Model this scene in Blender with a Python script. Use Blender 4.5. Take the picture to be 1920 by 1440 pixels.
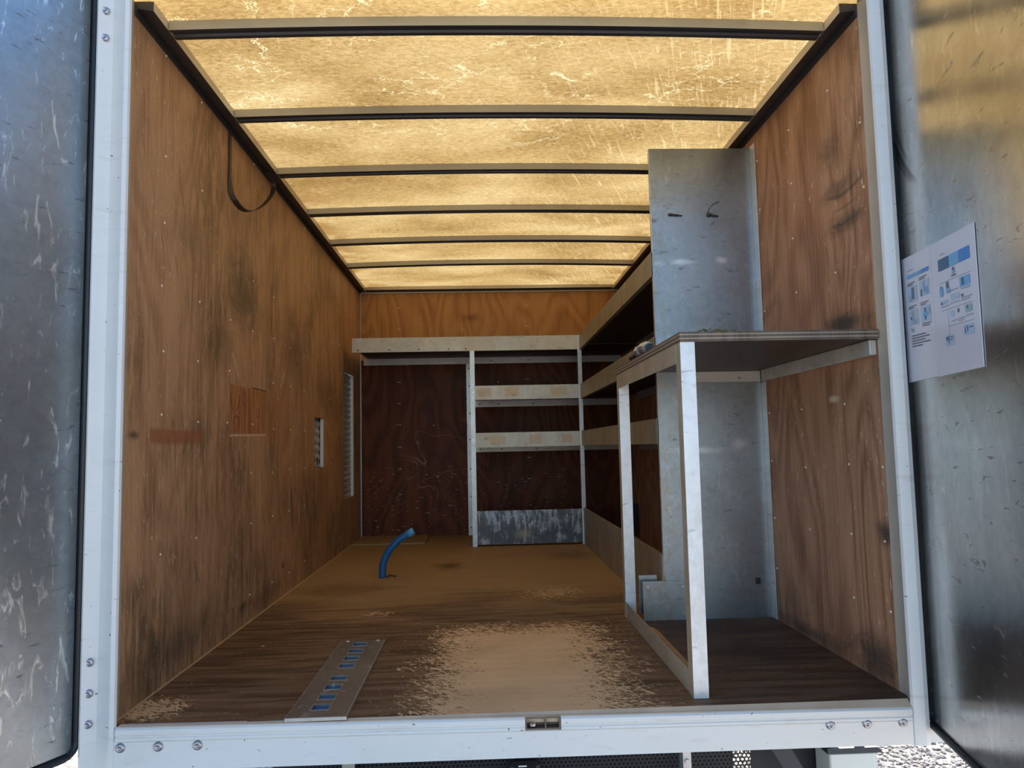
import bpy, bmesh, math, random
import numpy as np
from mathutils import Vector, Matrix

# ------------------------------------------------------------------ scene reset
for o in list(bpy.data.objects):
    bpy.data.objects.remove(o)
sc = bpy.context.scene
COL = sc.collection
random.seed(7)

# ------------------------------------------------------------------ camera (26 mm phone lens, hand held)
F_PX = 1404.1
CAM = Vector((0.9703, -2.0769, 0.6917))
YAW, PITCH, ROLL = 0.0403, 0.0828, -0.0210
def cam_axes():
    cy, sy, cp, sp = math.cos(YAW), math.sin(YAW), math.cos(PITCH), math.sin(PITCH)
    fwd = Vector((sy*cp, cy*cp, sp)); right = Vector((cy, -sy, 0)); up = right.cross(fwd)
    cr, sr = math.cos(ROLL), math.sin(ROLL)
    return cr*right + sr*up, -sr*right + cr*up, fwd
_r, _u, _f = cam_axes()
cd = bpy.data.cameras.new('camera')
cd.sensor_fit = 'HORIZONTAL'; cd.sensor_width = 36.0; cd.lens = 36.0*F_PX/1920.0
cd.clip_start = 0.02; cd.clip_end = 500
cam = bpy.data.objects.new('camera', cd); COL.objects.link(cam)
cam.matrix_world = Matrix(((_r.x, _u.x, -_f.x, CAM.x), (_r.y, _u.y, -_f.y, CAM.y), (_r.z, _u.z, -_f.z, CAM.z), (0, 0, 0, 1)))
sc.camera = cam

# ------------------------------------------------------------------ sky, sun, exposure
SUN_DIR = Vector((0.32, 0.72, 0.58)).normalized()
world = bpy.data.worlds.new('world'); sc.world = world; world.use_nodes = True
wn = world.node_tree
bg = wn.nodes['Background']
sky = wn.nodes.new('ShaderNodeTexSky'); sky.sky_type = 'NISHITA'; sky.sun_disc = False
sky.sun_elevation = math.asin(SUN_DIR.z); sky.sun_rotation = math.atan2(SUN_DIR.x, SUN_DIR.y)
sky.air_density = 1.2; sky.dust_density = 0.3; sky.ozone_density = 2.5
tint = wn.nodes.new('ShaderNodeMix'); tint.data_type = 'RGBA'; tint.blend_type = 'MULTIPLY'; tint.inputs[0].default_value = 1.0
tint.inputs[7].default_value = (0.87, 0.97, 1.08, 1)          # clear, deep blue afternoon sky
wn.links.new(sky.outputs[0], tint.inputs[6]); wn.links.new(tint.outputs[2], bg.inputs[0]); bg.inputs[1].default_value = 0.25
sd = bpy.data.lights.new('sun', 'SUN'); sd.energy = 12.0; sd.angle = 0.01; sd.color = (1.0, 0.93, 0.82)
sun = bpy.data.objects.new('sun', sd); COL.objects.link(sun)
sun.rotation_euler = SUN_DIR.to_track_quat('Z', 'Y').to_euler(); sun.location = (3, 6, 8)
sc.view_settings.view_transform = 'Standard'; sc.view_settings.look = 'None'
sc.view_settings.gamma = 1.0; sc.view_settings.use_curve_mapping = False
sc.view_settings.exposure = 0.36

# ------------------------------------------------------------------ node helpers
class G:
    def __init__(s, name):
        s.m = bpy.data.materials.new(name); s.m.use_nodes = True
        s.t = s.m.node_tree; s.b = s.t.nodes['Principled BSDF']; s.o = s.t.nodes['Material Output']
        s._p = None
    def link(s, a, b): s.t.links.new(a, b)
    def put(s, sock, v):
        if isinstance(v, bpy.types.NodeSocket): s.link(v, sock)
        elif isinstance(v, (tuple, list)):
            sock.default_value = tuple(v)+((1.0,) if len(v) == 3 and sock.type == 'RGBA' else ())
        else: sock.default_value = v
    def P(s):
        if s._p is None:
            n = s.t.nodes.new('ShaderNodeTexCoord')
            sp = s.t.nodes.new('ShaderNodeSeparateXYZ'); s.link(n.outputs['Object'], sp.inputs[0])
            s._p = dict(x=sp.outputs[0], y=sp.outputs[1], z=sp.outputs[2])
        return s._p
    def vec(s, a, b, c=0.0):
        n = s.t.nodes.new('ShaderNodeCombineXYZ')
        for i, v in enumerate((a, b, c)): s.put(n.inputs[i], v)
        return n.outputs[0]
    def ma(s, op, a, b=0.0, clamp=False, c=None):
        n = s.t.nodes.new('ShaderNodeMath'); n.operation = op; n.use_clamp = clamp
        s.put(n.inputs[0], a); s.put(n.inputs[1], b)
        if c is not None: s.put(n.inputs[2], c)
        return n.outputs[0]
    def sv(s, u, v, su, sv_, ou=0.0, ov=0.0, w=0.0):
        return s.vec(s.ma('MULTIPLY_ADD', u, su, c=ou), s.ma('MULTIPLY_ADD', v, sv_, c=ov), w)
    def noise(s, v, scale=1.0, detail=3.0, rough=0.55, dist=0.0):
        n = s.t.nodes.new('ShaderNodeTexNoise')
        s.put(n.inputs['Vector'], v); n.inputs['Scale'].default_value = scale; n.inputs['Detail'].default_value = detail
        n.inputs['Roughness'].default_value = rough; n.inputs['Distortion'].default_value = dist
        return n.outputs[0]
    def voro(s, v, scale, feature='F1', rnd=1.0):
        n = s.t.nodes.new('ShaderNodeTexVoronoi'); n.feature = feature
        s.put(n.inputs['Vector'], v); n.inputs['Scale'].default_value = scale; n.inputs['Randomness'].default_value = rnd
        return n.outputs['Distance']
    def step(s, v, lo, hi):            # smoothstep lo..hi -> 0..1
        n = s.t.nodes.new('ShaderNodeMapRange'); n.interpolation_type = 'SMOOTHSTEP'
        s.put(n.inputs[0], v); n.inputs[1].default_value = lo; n.inputs[2].default_value = hi
        return n.outputs[0]
    def ramp(s, fac, stops):
        n = s.t.nodes.new('ShaderNodeValToRGB'); s.put(n.inputs[0], fac); e = n.color_ramp.elements
        while len(e) < len(stops): e.new(0.5)
        for i, (p, c) in enumerate(stops): e[i].position = p; e[i].color = tuple(c)+(1,)
        return n.outputs[0]
    def mix(s, fac, a, b, mode='MIX'):
        n = s.t.nodes.new('ShaderNodeMix'); n.data_type = 'RGBA'; n.blend_type = mode
        s.put(n.inputs[0], fac); s.put(n.inputs[6], a); s.put(n.inputs[7], b)
        return n.outputs[2]
    def bump(s, h, strength=0.3, dist=0.002):
        n = s.t.nodes.new('ShaderNodeBump'); n.inputs['Strength'].default_value = strength
        n.inputs['Distance'].default_value = dist; s.link(h, n.inputs['Height']); s.link(n.outputs[0], s.b.inputs['Normal'])
    def set(s, **k):
        al = dict(col='Base Color', rough='Roughness', metal='Metallic', spec='Specular IOR Level', coat='Coat Weight')
        for a, v in k.items(): s.put(s.b.inputs[al[a]], v)
        return s.m
    def box(s, u, v, u0, u1, v0, v1, soft):
        du = s.ma('SUBTRACT', s.ma('ABSOLUTE', s.ma('SUBTRACT', u, (u0+u1)/2)), (u1-u0)/2)
        dv = s.ma('SUBTRACT', s.ma('ABSOLUTE', s.ma('SUBTRACT', v, (v0+v1)/2)), (v1-v0)/2)
        return s.step(s.ma('MAXIMUM', du, dv), soft, -soft)
    def blob(s, u, v, cu, cv, a, b, warp=None):   # 1 in the centre, 0 at the rim
        du = s.ma('MULTIPLY', s.ma('SUBTRACT', u, cu), 1/a); dv = s.ma('MULTIPLY', s.ma('SUBTRACT', v, cv), 1/b)
        d = s.ma('SQRT', s.ma('ADD', s.ma('MULTIPLY', du, du), s.ma('MULTIPLY', dv, dv)))
        if warp is not None: d = s.ma('ADD', d, warp)
        return s.step(d, 1.0, 0.0)
    def arc(s, u, v, cu, cv, r, w, v0, v1):       # a scratch along a circle, between v0 and v1
        du = s.ma('SUBTRACT', u, cu); dv = s.ma('SUBTRACT', v, cv)
        d = s.ma('SQRT', s.ma('ADD', s.ma('MULTIPLY', du, du), s.ma('MULTIPLY', dv, dv)))
        k = s.step(s.ma('ABSOLUTE', s.ma('SUBTRACT', d, r)), w, w*0.3)
        lim = s.step(s.ma('ABSOLUTE', s.ma('SUBTRACT', v, (v0+v1)/2)), (v1-v0)/2, (v1-v0)*0.3)
        return s.ma('MULTIPLY', k, lim)

def plain(name, col, rough=0.5, metal=0.0, var=0.0, scale=30.0, bump=0.0):
    g = G(name)
    if var > 0:
        p = g.P(); nz = g.noise(g.vec(p['x'], p['y'], p['z']), scale, 4)
        c = g.mix(nz, tuple(x*(1-var) for x in col), tuple(min(1, x*(1+var)) for x in col))
        g.set(col=c, rough=rough, metal=metal)
        if bump: g.bump(nz, bump)
    else: g.set(col=col, rough=rough, metal=metal)
    return g.m

def plywood(name, ax, light, mid, dark, seed, rough=0.5, dirt=0.6, dirt_col=(0.10, 0.065, 0.035), chips=True, figure=1.0, extra=None):
    g = G(name); p = g.P(); u, v = p[ax[0]], p[ax[1]]
    w = g.noise(g.sv(u, v, 2.3, 0.75, seed, seed*2), 1.0, 2, 0.45, 0.35)          # cathedral figure
    rings = g.ma('SINE', g.ma('MULTIPLY', w, 78.0))
    fine = g.noise(g.sv(u, v, 95, 2.6, seed), 1.0, 4, 0.7)
    band = g.noise(g.sv(u, v, 7.5, 0.32, seed*3), 1.0, 2)
    t = g.ma('ADD', g.ma('MULTIPLY', rings, 0.07*figure), g.ma('ADD', g.ma('MULTIPLY', fine, 0.66), g.ma('MULTIPLY', band, 0.36)))
    c = g.ramp(t, [(0.30, dark), (0.48, mid), (0.66, light), (0.86, tuple(min(1, x*1.16) for x in light))])
    # dirt: large greasy clouds, broken up along the grain
    d1 = g.noise(g.sv(u, v, 1.5, 1.1, seed*5), 1.0, 5, 0.6, 0.8)
    d2 = g.noise(g.sv(u, v, 26, 5, seed*7), 1.0, 4, 0.65, 1.2)
    dm = g.ma('MULTIPLY', g.step(d1, 0.42, 0.66), g.step(d2, 0.36, 0.62))
    c = g.mix(g.ma('MULTIPLY', dm, dirt), c, dirt_col)
    # slanting dark scuffs
    uu = g.ma('ADD', u, g.ma('MULTIPLY', v, 0.35))
    sc1 = g.noise(g.sv(uu, v, 75, 7, seed*2), 1.0, 3, 0.6, 1.0)
    c = g.mix(g.ma('MULTIPLY', g.step(sc1, 0.575, 0.68), 0.6*dirt), c, dirt_col)
    if chips:
        ch = g.noise(g.sv(u, v, 95, 26, seed*9), 1.0, 2, 0.5, 0.5)
        lim = g.step(g.noise(g.sv(u, v, 2.4, 2.4, seed), 1.0, 2), 0.40, 0.60)
        c = g.mix(g.ma('MULTIPLY', g.ma('MULTIPLY', g.step(ch, 0.665, 0.70), lim), 0.7), c, (0.72, 0.54, 0.36))
    if extra: c = extra(g, u, v, c)
    g.set(col=c, rough=g.ma('MULTIPLY_ADD', d2, 0.25, c=rough-0.1)); g.b.inputs['Specular IOR Level'].default_value = 0.35
    g.bump(g.ma('ADD', fine, g.ma('MULTIPLY', sc1, 0.7)), 0.25, 0.002)
    return g.m

def galvanised(name, ax, base=(0.56, 0.59, 0.62), rough=0.38, metal=0.85, scuff=0.5, scuff_col=(0.10, 0.11, 0.13), grime=0.0, grime_col=(0.30, 0.23, 0.14), seed=1.0, light=0.0, extra=None):
    g = G(name); p = g.P(); u, v = p[ax[0]], p[ax[1]]
    cloud = g.noise(g.sv(u, v, 3.0, 2.2, seed), 1.0, 5, 0.6, 0.4)
    spang = g.noise(g.sv(u, v, 42, 36, seed*2), 1.0, 3, 0.6, 0.6)
    t = g.ma('ADD', g.ma('MULTIPLY', cloud, 0.7), g.ma('MULTIPLY', spang, 0.3))
    c = g.mix(g.step(t, 0.33, 0.68), tuple(x*0.78 for x in base), tuple(min(1, x*1.12) for x in base))
    if grime:
        gr = g.noise(g.sv(u, v, 5, 3, seed*4), 1.0, 5, 0.65, 1.0)
        c = g.mix(g.ma('MULTIPLY', g.step(gr, 0.36, 0.66), grime), c, grime_col)
    ss = g.noise(g.sv(u, v, 13, 46, seed*6), 1.0, 4, 0.6, 0.9)
    sm = g.step(ss, 0.615, 0.70)
    c = g.mix(g.ma('MULTIPLY', sm, scuff), c, scuff_col)
    if light:
        ls = g.noise(g.sv(u, v, 34, 9, seed*8), 1.0, 4, 0.62, 1.4)
        c = g.mix(g.ma('MULTIPLY', g.step(ls, 0.575, 0.70), light), c, (0.80, 0.82, 0.80))
    if extra: c = extra(g, u, v, c)
    r = g.ma('ADD', g.ma('MULTIPLY_ADD', cloud, 0.22, c=rough-0.11), g.ma('MULTIPLY', sm, 0.2))
    g.set(col=c, rough=r, metal=metal)
    g.bump(g.ma('ADD', spang, g.ma('MULTIPLY', cloud, 1.5)), 0.06, 0.002)
    return g.m

def white_paint(name, ax, seed):
    g = G(name); p = g.P(); u, v = p[ax[0]], p[ax[1]]
    n = g.noise(g.sv(u, v, 4, 4, seed), 1.0, 5, 0.6)
    c = g.mix(n, (0.64, 0.635, 0.60), (0.75, 0.745, 0.72))
    st = g.noise(g.sv(u, v, 6, 30, seed), 1.0, 4, 0.65, 0.6)
    c = g.mix(g.ma('MULTIPLY', g.step(st, 0.56, 0.78), 0.45), c, (0.50, 0.45, 0.36))
    ch = g.noise(g.sv(u, v, 60, 75, seed*3), 1.0, 2, 0.5, 0.6)
    c = g.mix(g.step(ch, 0.722, 0.745), c, (0.20, 0.16, 0.12))
    g.set(col=c, rough=0.26); g.b.inputs['Specular IOR Level'].default_value = 0.5
    return g.m

# ------------------------------------------------------------------ materials
MT = {}
def left_marks(g, u, v, c):
    # clean wood left behind where stickers and plates were taken off
    w = g.ma('MULTIPLY', g.ma('SUBTRACT', g.noise(g.sv(u, v, 9, 9), 1, 3), 0.5), 0.02)
    uu = g.ma('ADD', u, w); vv = g.ma('ADD', v, w)
    fine = g.noise(g.sv(u, v, 40, 3.5), 1, 3, 0.5, 1.2)
    red = g.mix(g.step(fine, 0.35, 0.65), (0.26, 0.085, 0.03), (0.46, 0.19, 0.07))
    c = g.mix(g.ma('MULTIPLY', g.box(uu, v, 0.84, 1.33, 0.765, 0.955, 0.006), 0.8), c, red)
    c = g.mix(g.ma('MULTIPLY', g.box(uu, v, 1.33, 1.72, 0.73, 0.97, 0.02), 0.35), c, (0.42, 0.18, 0.06))
    c = g.mix(g.ma('MULTIPLY', g.box(uu, vv, 0.15, 0.56, 0.722, 0.765, 0.008), 0.75), c, (0.30, 0.095, 0.045))
    c = g.mix(g.box(u, g.ma('ADD', v, g.ma('MULTIPLY', u, -0.02)), 0.84, 1.32, 0.735, 0.742, 0.003), c, (0.62, 0.42, 0.27))
    c = g.mix(g.box(u, v, 1.12, 1.33, 0.957, 0.963, 0.003), c, (0.12, 0.06, 0.02))
    # pencilled scrawl on the clean patch
    for (a, b, r, v0, v1, w_) in ((0.90, 0.90, 0.05, 0.85, 0.93, 0.006), (0.92, 0.80, 0.035, 0.79, 0.84, 0.006), (1.02, 0.91, 0.025, 0.88, 0.94, 0.004), (1.20, 0.855, 0.022, 0.83, 0.88, 0.004)):
        c = g.mix(g.ma('MULTIPLY', g.arc(u, v, a, b, r, w_, v0, v1), 0.8), c, (0.10, 0.035, 0.015))
    # broad greasy smears where loads rubbed
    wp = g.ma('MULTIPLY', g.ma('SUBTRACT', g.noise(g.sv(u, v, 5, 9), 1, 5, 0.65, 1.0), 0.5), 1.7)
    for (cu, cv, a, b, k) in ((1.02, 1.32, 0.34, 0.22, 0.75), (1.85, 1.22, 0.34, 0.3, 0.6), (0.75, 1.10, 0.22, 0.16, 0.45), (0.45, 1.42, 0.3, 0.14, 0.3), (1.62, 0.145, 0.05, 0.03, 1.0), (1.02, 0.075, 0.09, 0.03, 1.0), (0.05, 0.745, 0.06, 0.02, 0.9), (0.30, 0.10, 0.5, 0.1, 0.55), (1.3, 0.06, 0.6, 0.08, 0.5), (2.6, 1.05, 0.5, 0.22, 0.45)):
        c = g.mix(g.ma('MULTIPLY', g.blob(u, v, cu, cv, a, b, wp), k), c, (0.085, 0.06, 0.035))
    c = g.mix(g.ma('MULTIPLY', g.arc(u, v, 1.25, 1.35, 0.47, 0.012, 0.98, 1.09), 0.7), c, (0.55, 0.40, 0.25))
    # darker brown area low on the wall towards the rear
    return g.mix(g.ma('MULTIPLY', g.box(u, v, 2.02, 2.68, -0.2, 0.57, 0.05), 0.3), c, (0.16, 0.075, 0.03))
MT['ply_left'] = plywood('plywood_left', 'yz', (0.52, 0.305, 0.165), (0.43, 0.232, 0.120), (0.25, 0.125, 0.062), 3.1, 0.55, 0.75, extra=left_marks, figure=0.7)
def right_marks(g, u, v, c):
    wp = g.ma('MULTIPLY', g.ma('SUBTRACT', g.noise(g.sv(u, v, 6, 14), 1, 5, 0.65, 1.0), 0.5), 1.7)
    for (cu, cv, a, b, k) in ((0.17, 1.05, 0.17, 0.05, 0.9), (0.15, 1.36, 0.16, 0.05, 0.6), (0.17, 1.48, 0.2, 0.05, 0.5), (0.22, 1.62, 0.1, 0.1, 0.45), (0.02, 0.43, 0.08, 0.05, 0.85), (0.1, 0.06, 0.2, 0.1, 0.85), (0.6, 0.02, 0.5, 0.05, 0.7)):
        c = g.mix(g.ma('MULTIPLY', g.blob(u, v, cu, cv, a, b, wp), k), c, (0.05, 0.042, 0.036))
    for (r, v0, v1) in ((0.30, 1.38, 1.48), (0.34, 1.34, 1.42), (0.39, 1.28, 1.38)):
        c = g.mix(g.ma('MULTIPLY', g.arc(u, v, 0.14, 1.75, r, 0.010, v0, v1), 0.55), c, (0.07, 0.055, 0.045))
    return g.mix(g.ma('MULTIPLY', g.blob(u, v, 0.285, 0.822, 0.05, 0.018, wp), 0.9), c, (0.75, 0.60, 0.45))
MT['ply_right'] = plywood('plywood_right', 'yz', (0.50, 0.275, 0.155), (0.39, 0.195, 0.105), (0.21, 0.095, 0.050), 8.3, 0.55, 0.4, extra=right_marks, figure=1.3)
def back_marks(g, u, v, c):
    wp = g.ma('MULTIPLY', g.ma('SUBTRACT', g.noise(g.sv(u, v, 7, 7), 1, 5, 0.65, 0.6), 0.5), 1.3)
    c = g.mix(g.ma('MULTIPLY', g.blob(u, v, 0.9, 1.74, 0.12, 0.06, wp), 0.75), c, (0.12, 0.04, 0.015))
    sw = g.noise(g.sv(u, v, 4, 4, 4), 1, 1, 0.4, 0.8)
    k = g.ma('MULTIPLY', g.step(g.ma('ABSOLUTE', g.ma('SUBTRACT', sw, 0.5)), 0.012, 0.003), g.box(u, v, 0.3, 0.8, 0.3, 0.85, 0.15))
    c = g.mix(g.ma('MULTIPLY', k, 0.35), c, (0.45, 0.36, 0.32))
    ch = g.noise(g.sv(u, v, 22, 80, 9), 1, 2, 0.5, 0.5)
    k = g.ma('MULTIPLY', g.step(ch, 0.66, 0.70), g.box(u, v, 0.0, 1.7, 0.0, 0.55, 0.1))
    return g.mix(g.ma('MULTIPLY', k, 0.6), c, (0.50, 0.40, 0.36))
MT['ply_back'] = plywood('plywood_back_upper', 'xz', (0.47, 0.235, 0.075), (0.41, 0.19, 0.057), (0.30, 0.125, 0.036), 5.2, 0.42, 0.05, chips=False, figure=1.6, extra=back_marks)
MT['ply_back_shaded'] = plywood('plywood_back_lower_shaded', 'xz', (0.150, 0.044, 0.019), (0.104, 0.028, 0.012), (0.064, 0.017, 0.007), 5.2, 0.42, 0.2, chips=False, figure=1.6, extra=back_marks)  # same back plywood, with the shade below the shelf painted in as maroon
MT['ply_back_shaded'].node_tree.nodes['Principled BSDF'].inputs['Specular IOR Level'].default_value = 0.12

def floor_mat():
    g = G('film_faced_floor'); p = g.P(); u, v = p['x'], p['y']
    gr = g.noise(g.sv(u, v, 3.2, 26, 1), 1, 4, 0.6, 0.4)
    cl = g.noise(g.sv(u, v, 1.6, 2.6, 4), 1, 5, 0.6, 0.5)
    film = g.mix(g.step(gr, 0.3, 0.7), (0.085, 0.046, 0.024), (0.235, 0.135, 0.068))
    scoured = g.mix(gr, (0.28, 0.165, 0.070), (0.46, 0.300, 0.140))
    # film rubbed thin further in, thick and dark beside the entrance
    far = g.step(g.ma('ADD', v, g.ma('MULTIPLY', g.ma('SUBTRACT', cl, 0.5), 1.9)), 0.85, 1.75)
    c = g.mix(g.ma('MULTIPLY', far, 0.85), film, scoured)
    # worn-through patch of bare wood in the middle
    wob = g.ma('MULTIPLY', g.ma('SUBTRACT', g.noise(g.sv(u, v, 5, 8, 2), 1, 4, 0.6), 0.5), 0.22)
    ch1 = g.noise(g.sv(u, v, 42, 80, 7), 1, 6, 0.78, 0.8)
    ch2 = g.noise(g.sv(g.ma('ADD', u, g.ma('MULTIPLY', v, 0.6)), v, 60, 26, 3), 1, 4, 0.65, 1.2)
    chip = g.ma('MULTIPLY', g.ma('SUBTRACT', g.ma('MAXIMUM', ch1, g.ma('MULTIPLY', ch2, 0.96)), 0.54), 0.62)
    cx = g.ma('MULTIPLY_ADD', v, 0.02, c=1.085)
    du = g.ma('SUBTRACT', g.ma('ABSOLUTE', g.ma('SUBTRACT', u, cx)), 0.32)
    dv = g.ma('SUBTRACT', g.ma('ABSOLUTE', g.ma('SUBTRACT', v, 0.32)), 0.58)
    d = g.ma('ADD', g.ma('SMOOTH_MAX', du, dv, c=0.2), wob)
    worn = g.step(g.ma('SUBTRACT', chip, g.ma('MULTIPLY', d, 0.5)), 0.0, 0.03)
    # thinner scraped spots
    d2 = g.blob(u, v, 1.28, 1.5, 0.42, 0.42); d3 = g.blob(u, v, 0.06, 0.06, 0.22, 0.22); d4 = g.blob(u, v, 0.52, 1.17, 0.20, 0.14)
    spots = g.ma('MAXIMUM', d2, g.ma('MAXIMUM', g.ma('MULTIPLY', d3, 1.3), d4))
    w2 = g.step(g.ma('ADD', chip, g.ma('MULTIPLY', spots, 0.13)), 0.115, 0.135)
    w3 = g.step(chip, 0.066, 0.082)
    bare = g.mix(gr, (0.68, 0.425, 0.205), (0.88, 0.60, 0.325))
    bare = g.mix(g.ma('MULTIPLY', g.step(ch1, 0.60, 0.72), 0.5), bare, (0.30, 0.19, 0.10))
    bare = g.mix(g.ma('MULTIPLY', g.step(cl, 0.5, 0.7), 0.30), bare, (0.40, 0.26, 0.13))
    c = g.mix(g.ma('MAXIMUM', worn, g.ma('MULTIPLY', g.ma('MAXIMUM', w2, w3), 0.75)), c, bare)
    wp = g.ma('MULTIPLY', g.ma('SUBTRACT', g.noise(g.sv(u, v, 8, 8), 1, 4, 0.6), 0.5), 1.1)
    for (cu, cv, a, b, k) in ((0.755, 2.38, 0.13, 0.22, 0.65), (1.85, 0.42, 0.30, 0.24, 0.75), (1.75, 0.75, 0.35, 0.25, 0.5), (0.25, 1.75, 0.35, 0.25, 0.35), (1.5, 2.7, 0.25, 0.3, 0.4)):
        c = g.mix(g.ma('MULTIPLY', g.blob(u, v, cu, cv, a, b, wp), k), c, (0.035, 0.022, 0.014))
    c = g.mix(g.step(g.ma('ADD', u, g.ma('MULTIPLY', ch1, 0.012)), 0.017, 0.012), c, (0.50, 0.36, 0.19))   # bare edge along the wall
    under = g.ma('MULTIPLY', g.box(u, v, 1.57, 2.2, -0.1, 0.9, 0.04), 0.4)   # shade under the bench painted into the floor colour
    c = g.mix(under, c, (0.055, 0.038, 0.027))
    g.set(col=c, rough=g.ma('MULTIPLY_ADD', worn, 0.25, c=g.ma('MULTIPLY_ADD', gr, 0.2, c=0.5)), spec=g.ma('MULTIPLY_ADD', worn, -0.16, c=0.2))
    g.bump(ch1, 0.06, 0.001)
    return g.m
MT['floor'] = floor_mat()

def roof_mat():
    g = G('translucent_roof_sheet'); p = g.P(); u, v = p['x'], p['y']
    a = g.noise(g.sv(u, v, 1.5, 2.4, 2), 1, 3, 0.5, 0.3)
    fib = g.noise(g.sv(u, v, 42, 85, 5), 1, 6, 0.78, 0.9)
    t = g.ma('ADD', g.ma('MULTIPLY', a, 0.50), g.ma('MULTIPLY', fib, 0.62))
    c = g.ramp(t, [(0.40, (0.125, 0.068, 0.018)), (0.52, (0.228, 0.143, 0.050)), (0.64, (0.330, 0.234, 0.100)), (0.78, (0.46, 0.37, 0.20))])
    # brown grime collected in the outer corners of the sheet
    ge = g.ma('MULTIPLY', g.step(g.ma('ABSOLUTE', g.ma('SUBTRACT', u, 1.05)), 0.72, 1.0), g.step(g.noise(g.sv(u, v, 5, 6, 11), 1, 4, 0.6), 0.42, 0.62))
    c = g.mix(g.ma('MULTIPLY', g.ma('MULTIPLY', ge, g.step(v, 0.5, 2.2)), 0.75), c, (0.16, 0.078, 0.02))
    # hair-like cracks that let more light through
    wv = g.noise(g.sv(u, v, 7, 7, 8), 1, 4, 0.7, 0)
    wv2 = g.noise(g.sv(u, v, 7, 7, 28), 1, 4, 0.7, 0)
    vv = g.vec(g.ma('MULTIPLY_ADD', wv, 0.30, c=g.ma('MULTIPLY', u, 1.0)), g.ma('MULTIPLY_ADD', wv2, 0.30, c=g.ma('MULTIPLY', v, 1.3)))
    e = g.voro(vv, 5.5, 'DISTANCE_TO_EDGE')
    cr = g.ma('MULTIPLY', g.step(e, 0.020, 0.005), g.step(g.noise(g.sv(u, v, 3, 4, 17), 1, 3, 0.6), 0.44, 0.56))
    cr = g.ma('MULTIPLY', cr, g.step(v, 1.3, 0.7))
    c = g.mix(g.ma('MULTIPLY', cr, 0.75), c, (0.50, 0.41, 0.23))
    sl = g.noise(g.sv(g.ma('ADD', u, g.ma('MULTIPLY', v, -0.35)), v, 75, 5, 6), 1, 3, 0.6, 0.6)
    c = g.mix(g.ma('MULTIPLY', g.ma('MULTIPLY', g.step(sl, 0.55, 0.70), g.step(u, 0.9, 1.7)), 0.5), c, (0.46, 0.36, 0.19))
    sp = g.noise(g.sv(u, v, 60, 95, 3), 1, 2)
    c = g.mix(g.ma('MULTIPLY', g.step(sp, 0.70, 0.74), 0.7), c, (0.10, 0.055, 0.018))
    tr = g.t.nodes.new('ShaderNodeBsdfTranslucent'); g.link(c, tr.inputs[0])
    df = g.t.nodes.new('ShaderNodeBsdfDiffuse'); g.put(df.inputs[0], (0.60, 0.50, 0.34))
    mx = g.t.nodes.new('ShaderNodeMixShader'); mx.inputs[0].default_value = 0.18
    g.link(tr.outputs[0], mx.inputs[1]); g.link(df.outputs[0], mx.inputs[2]); g.link(mx.outputs[0], g.o.inputs[0])
    return g.m
MT['roof'] = roof_mat()

def door_marks(g, u, v, c):
    for (cu, cv, r, w, v0, v1, k) in ((1.62, 1.87, 0.66, 0.014, 1.34, 1.66, 0.75), (1.60, 1.87, 0.66, 0.008, 1.36, 1.62, 0.6), (1.66, 1.86, 0.66, 0.010, 1.42, 1.70, 0.5)):
        c = g.mix(g.ma('MULTIPLY', g.arc(g.ma('MULTIPLY', u, -1.0), v, cu-1.0, cv, r, w, v0, v1), k), c, (0.09, 0.075, 0.06))
    return c
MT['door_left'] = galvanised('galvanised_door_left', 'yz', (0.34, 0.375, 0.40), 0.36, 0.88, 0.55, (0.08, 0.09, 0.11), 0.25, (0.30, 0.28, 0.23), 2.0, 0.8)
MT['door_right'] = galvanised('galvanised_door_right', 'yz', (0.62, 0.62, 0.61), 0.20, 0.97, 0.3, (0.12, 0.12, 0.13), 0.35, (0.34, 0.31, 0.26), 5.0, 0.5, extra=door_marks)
def part_marks(g, u, v, c):
    wp = g.ma('MULTIPLY', g.ma('SUBTRACT', g.noise(g.sv(u, v, 25, 40), 1, 3), 0.5), 0.9)
    for (cu, cv, a, b, k) in ((1.795, 1.425, 0.075, 0.018, 0.7), (1.955, 1.43, 0.035, 0.02, 0.8), (1.70, 1.42, 0.04, 0.015, 0.4), (1.83, 0.66, 0.16, 0.02, 0.5), (2.0, 0.68, 0.05, 0.035, 0.5)):
        c = g.mix(g.ma('MULTIPLY', g.blob(u, v, cu, cv, a, b, wp), k), c, (0.80, 0.80, 0.82))
    st = g.noise(g.sv(u, v, 30, 16, 5), 1, 4, 0.65, 2.0)
    return g.mix(g.ma('MULTIPLY', g.ma('MULTIPLY', g.step(st, 0.5, 0.62), g.step(u, 1.76, 1.69)), 0.55), c, (0.34, 0.27, 0.17))
def lip_marks(g, u, v, c):
    w = g.ma('MULTIPLY', g.ma('SUBTRACT', g.noise(g.sv(u, v, 30, 30), 1, 4), 0.5), 0.03)
    uu = g.ma('ADD', u, w); vv = g.ma('ADD', v, w)
    for (a, b, z0, z1) in ((0.935, 1.035, 1.045, 1.105), (1.13, 1.235, 1.045, 1.11), (1.46, 1.57, 1.045, 1.105), (1.02, 1.13, 0.705, 0.765), (1.30, 1.385, 0.705, 0.77), (1.53, 1.60, 0.71, 0.765)):
        c = g.mix(g.ma('MULTIPLY', g.box(uu, vv, a, b, z0, z1, 0.006), 0.65), c, (0.48, 0.34, 0.21))   # glue left by torn labels
    return c
MT['partition'] = galvanised('galvanised_partition', 'xz', (0.33, 0.365, 0.405), 0.36, 0.92, 0.5, (0.10, 0.12, 0.15), 0.12, (0.42, 0.36, 0.26), 3.0, 0.15, extra=part_marks)
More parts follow.
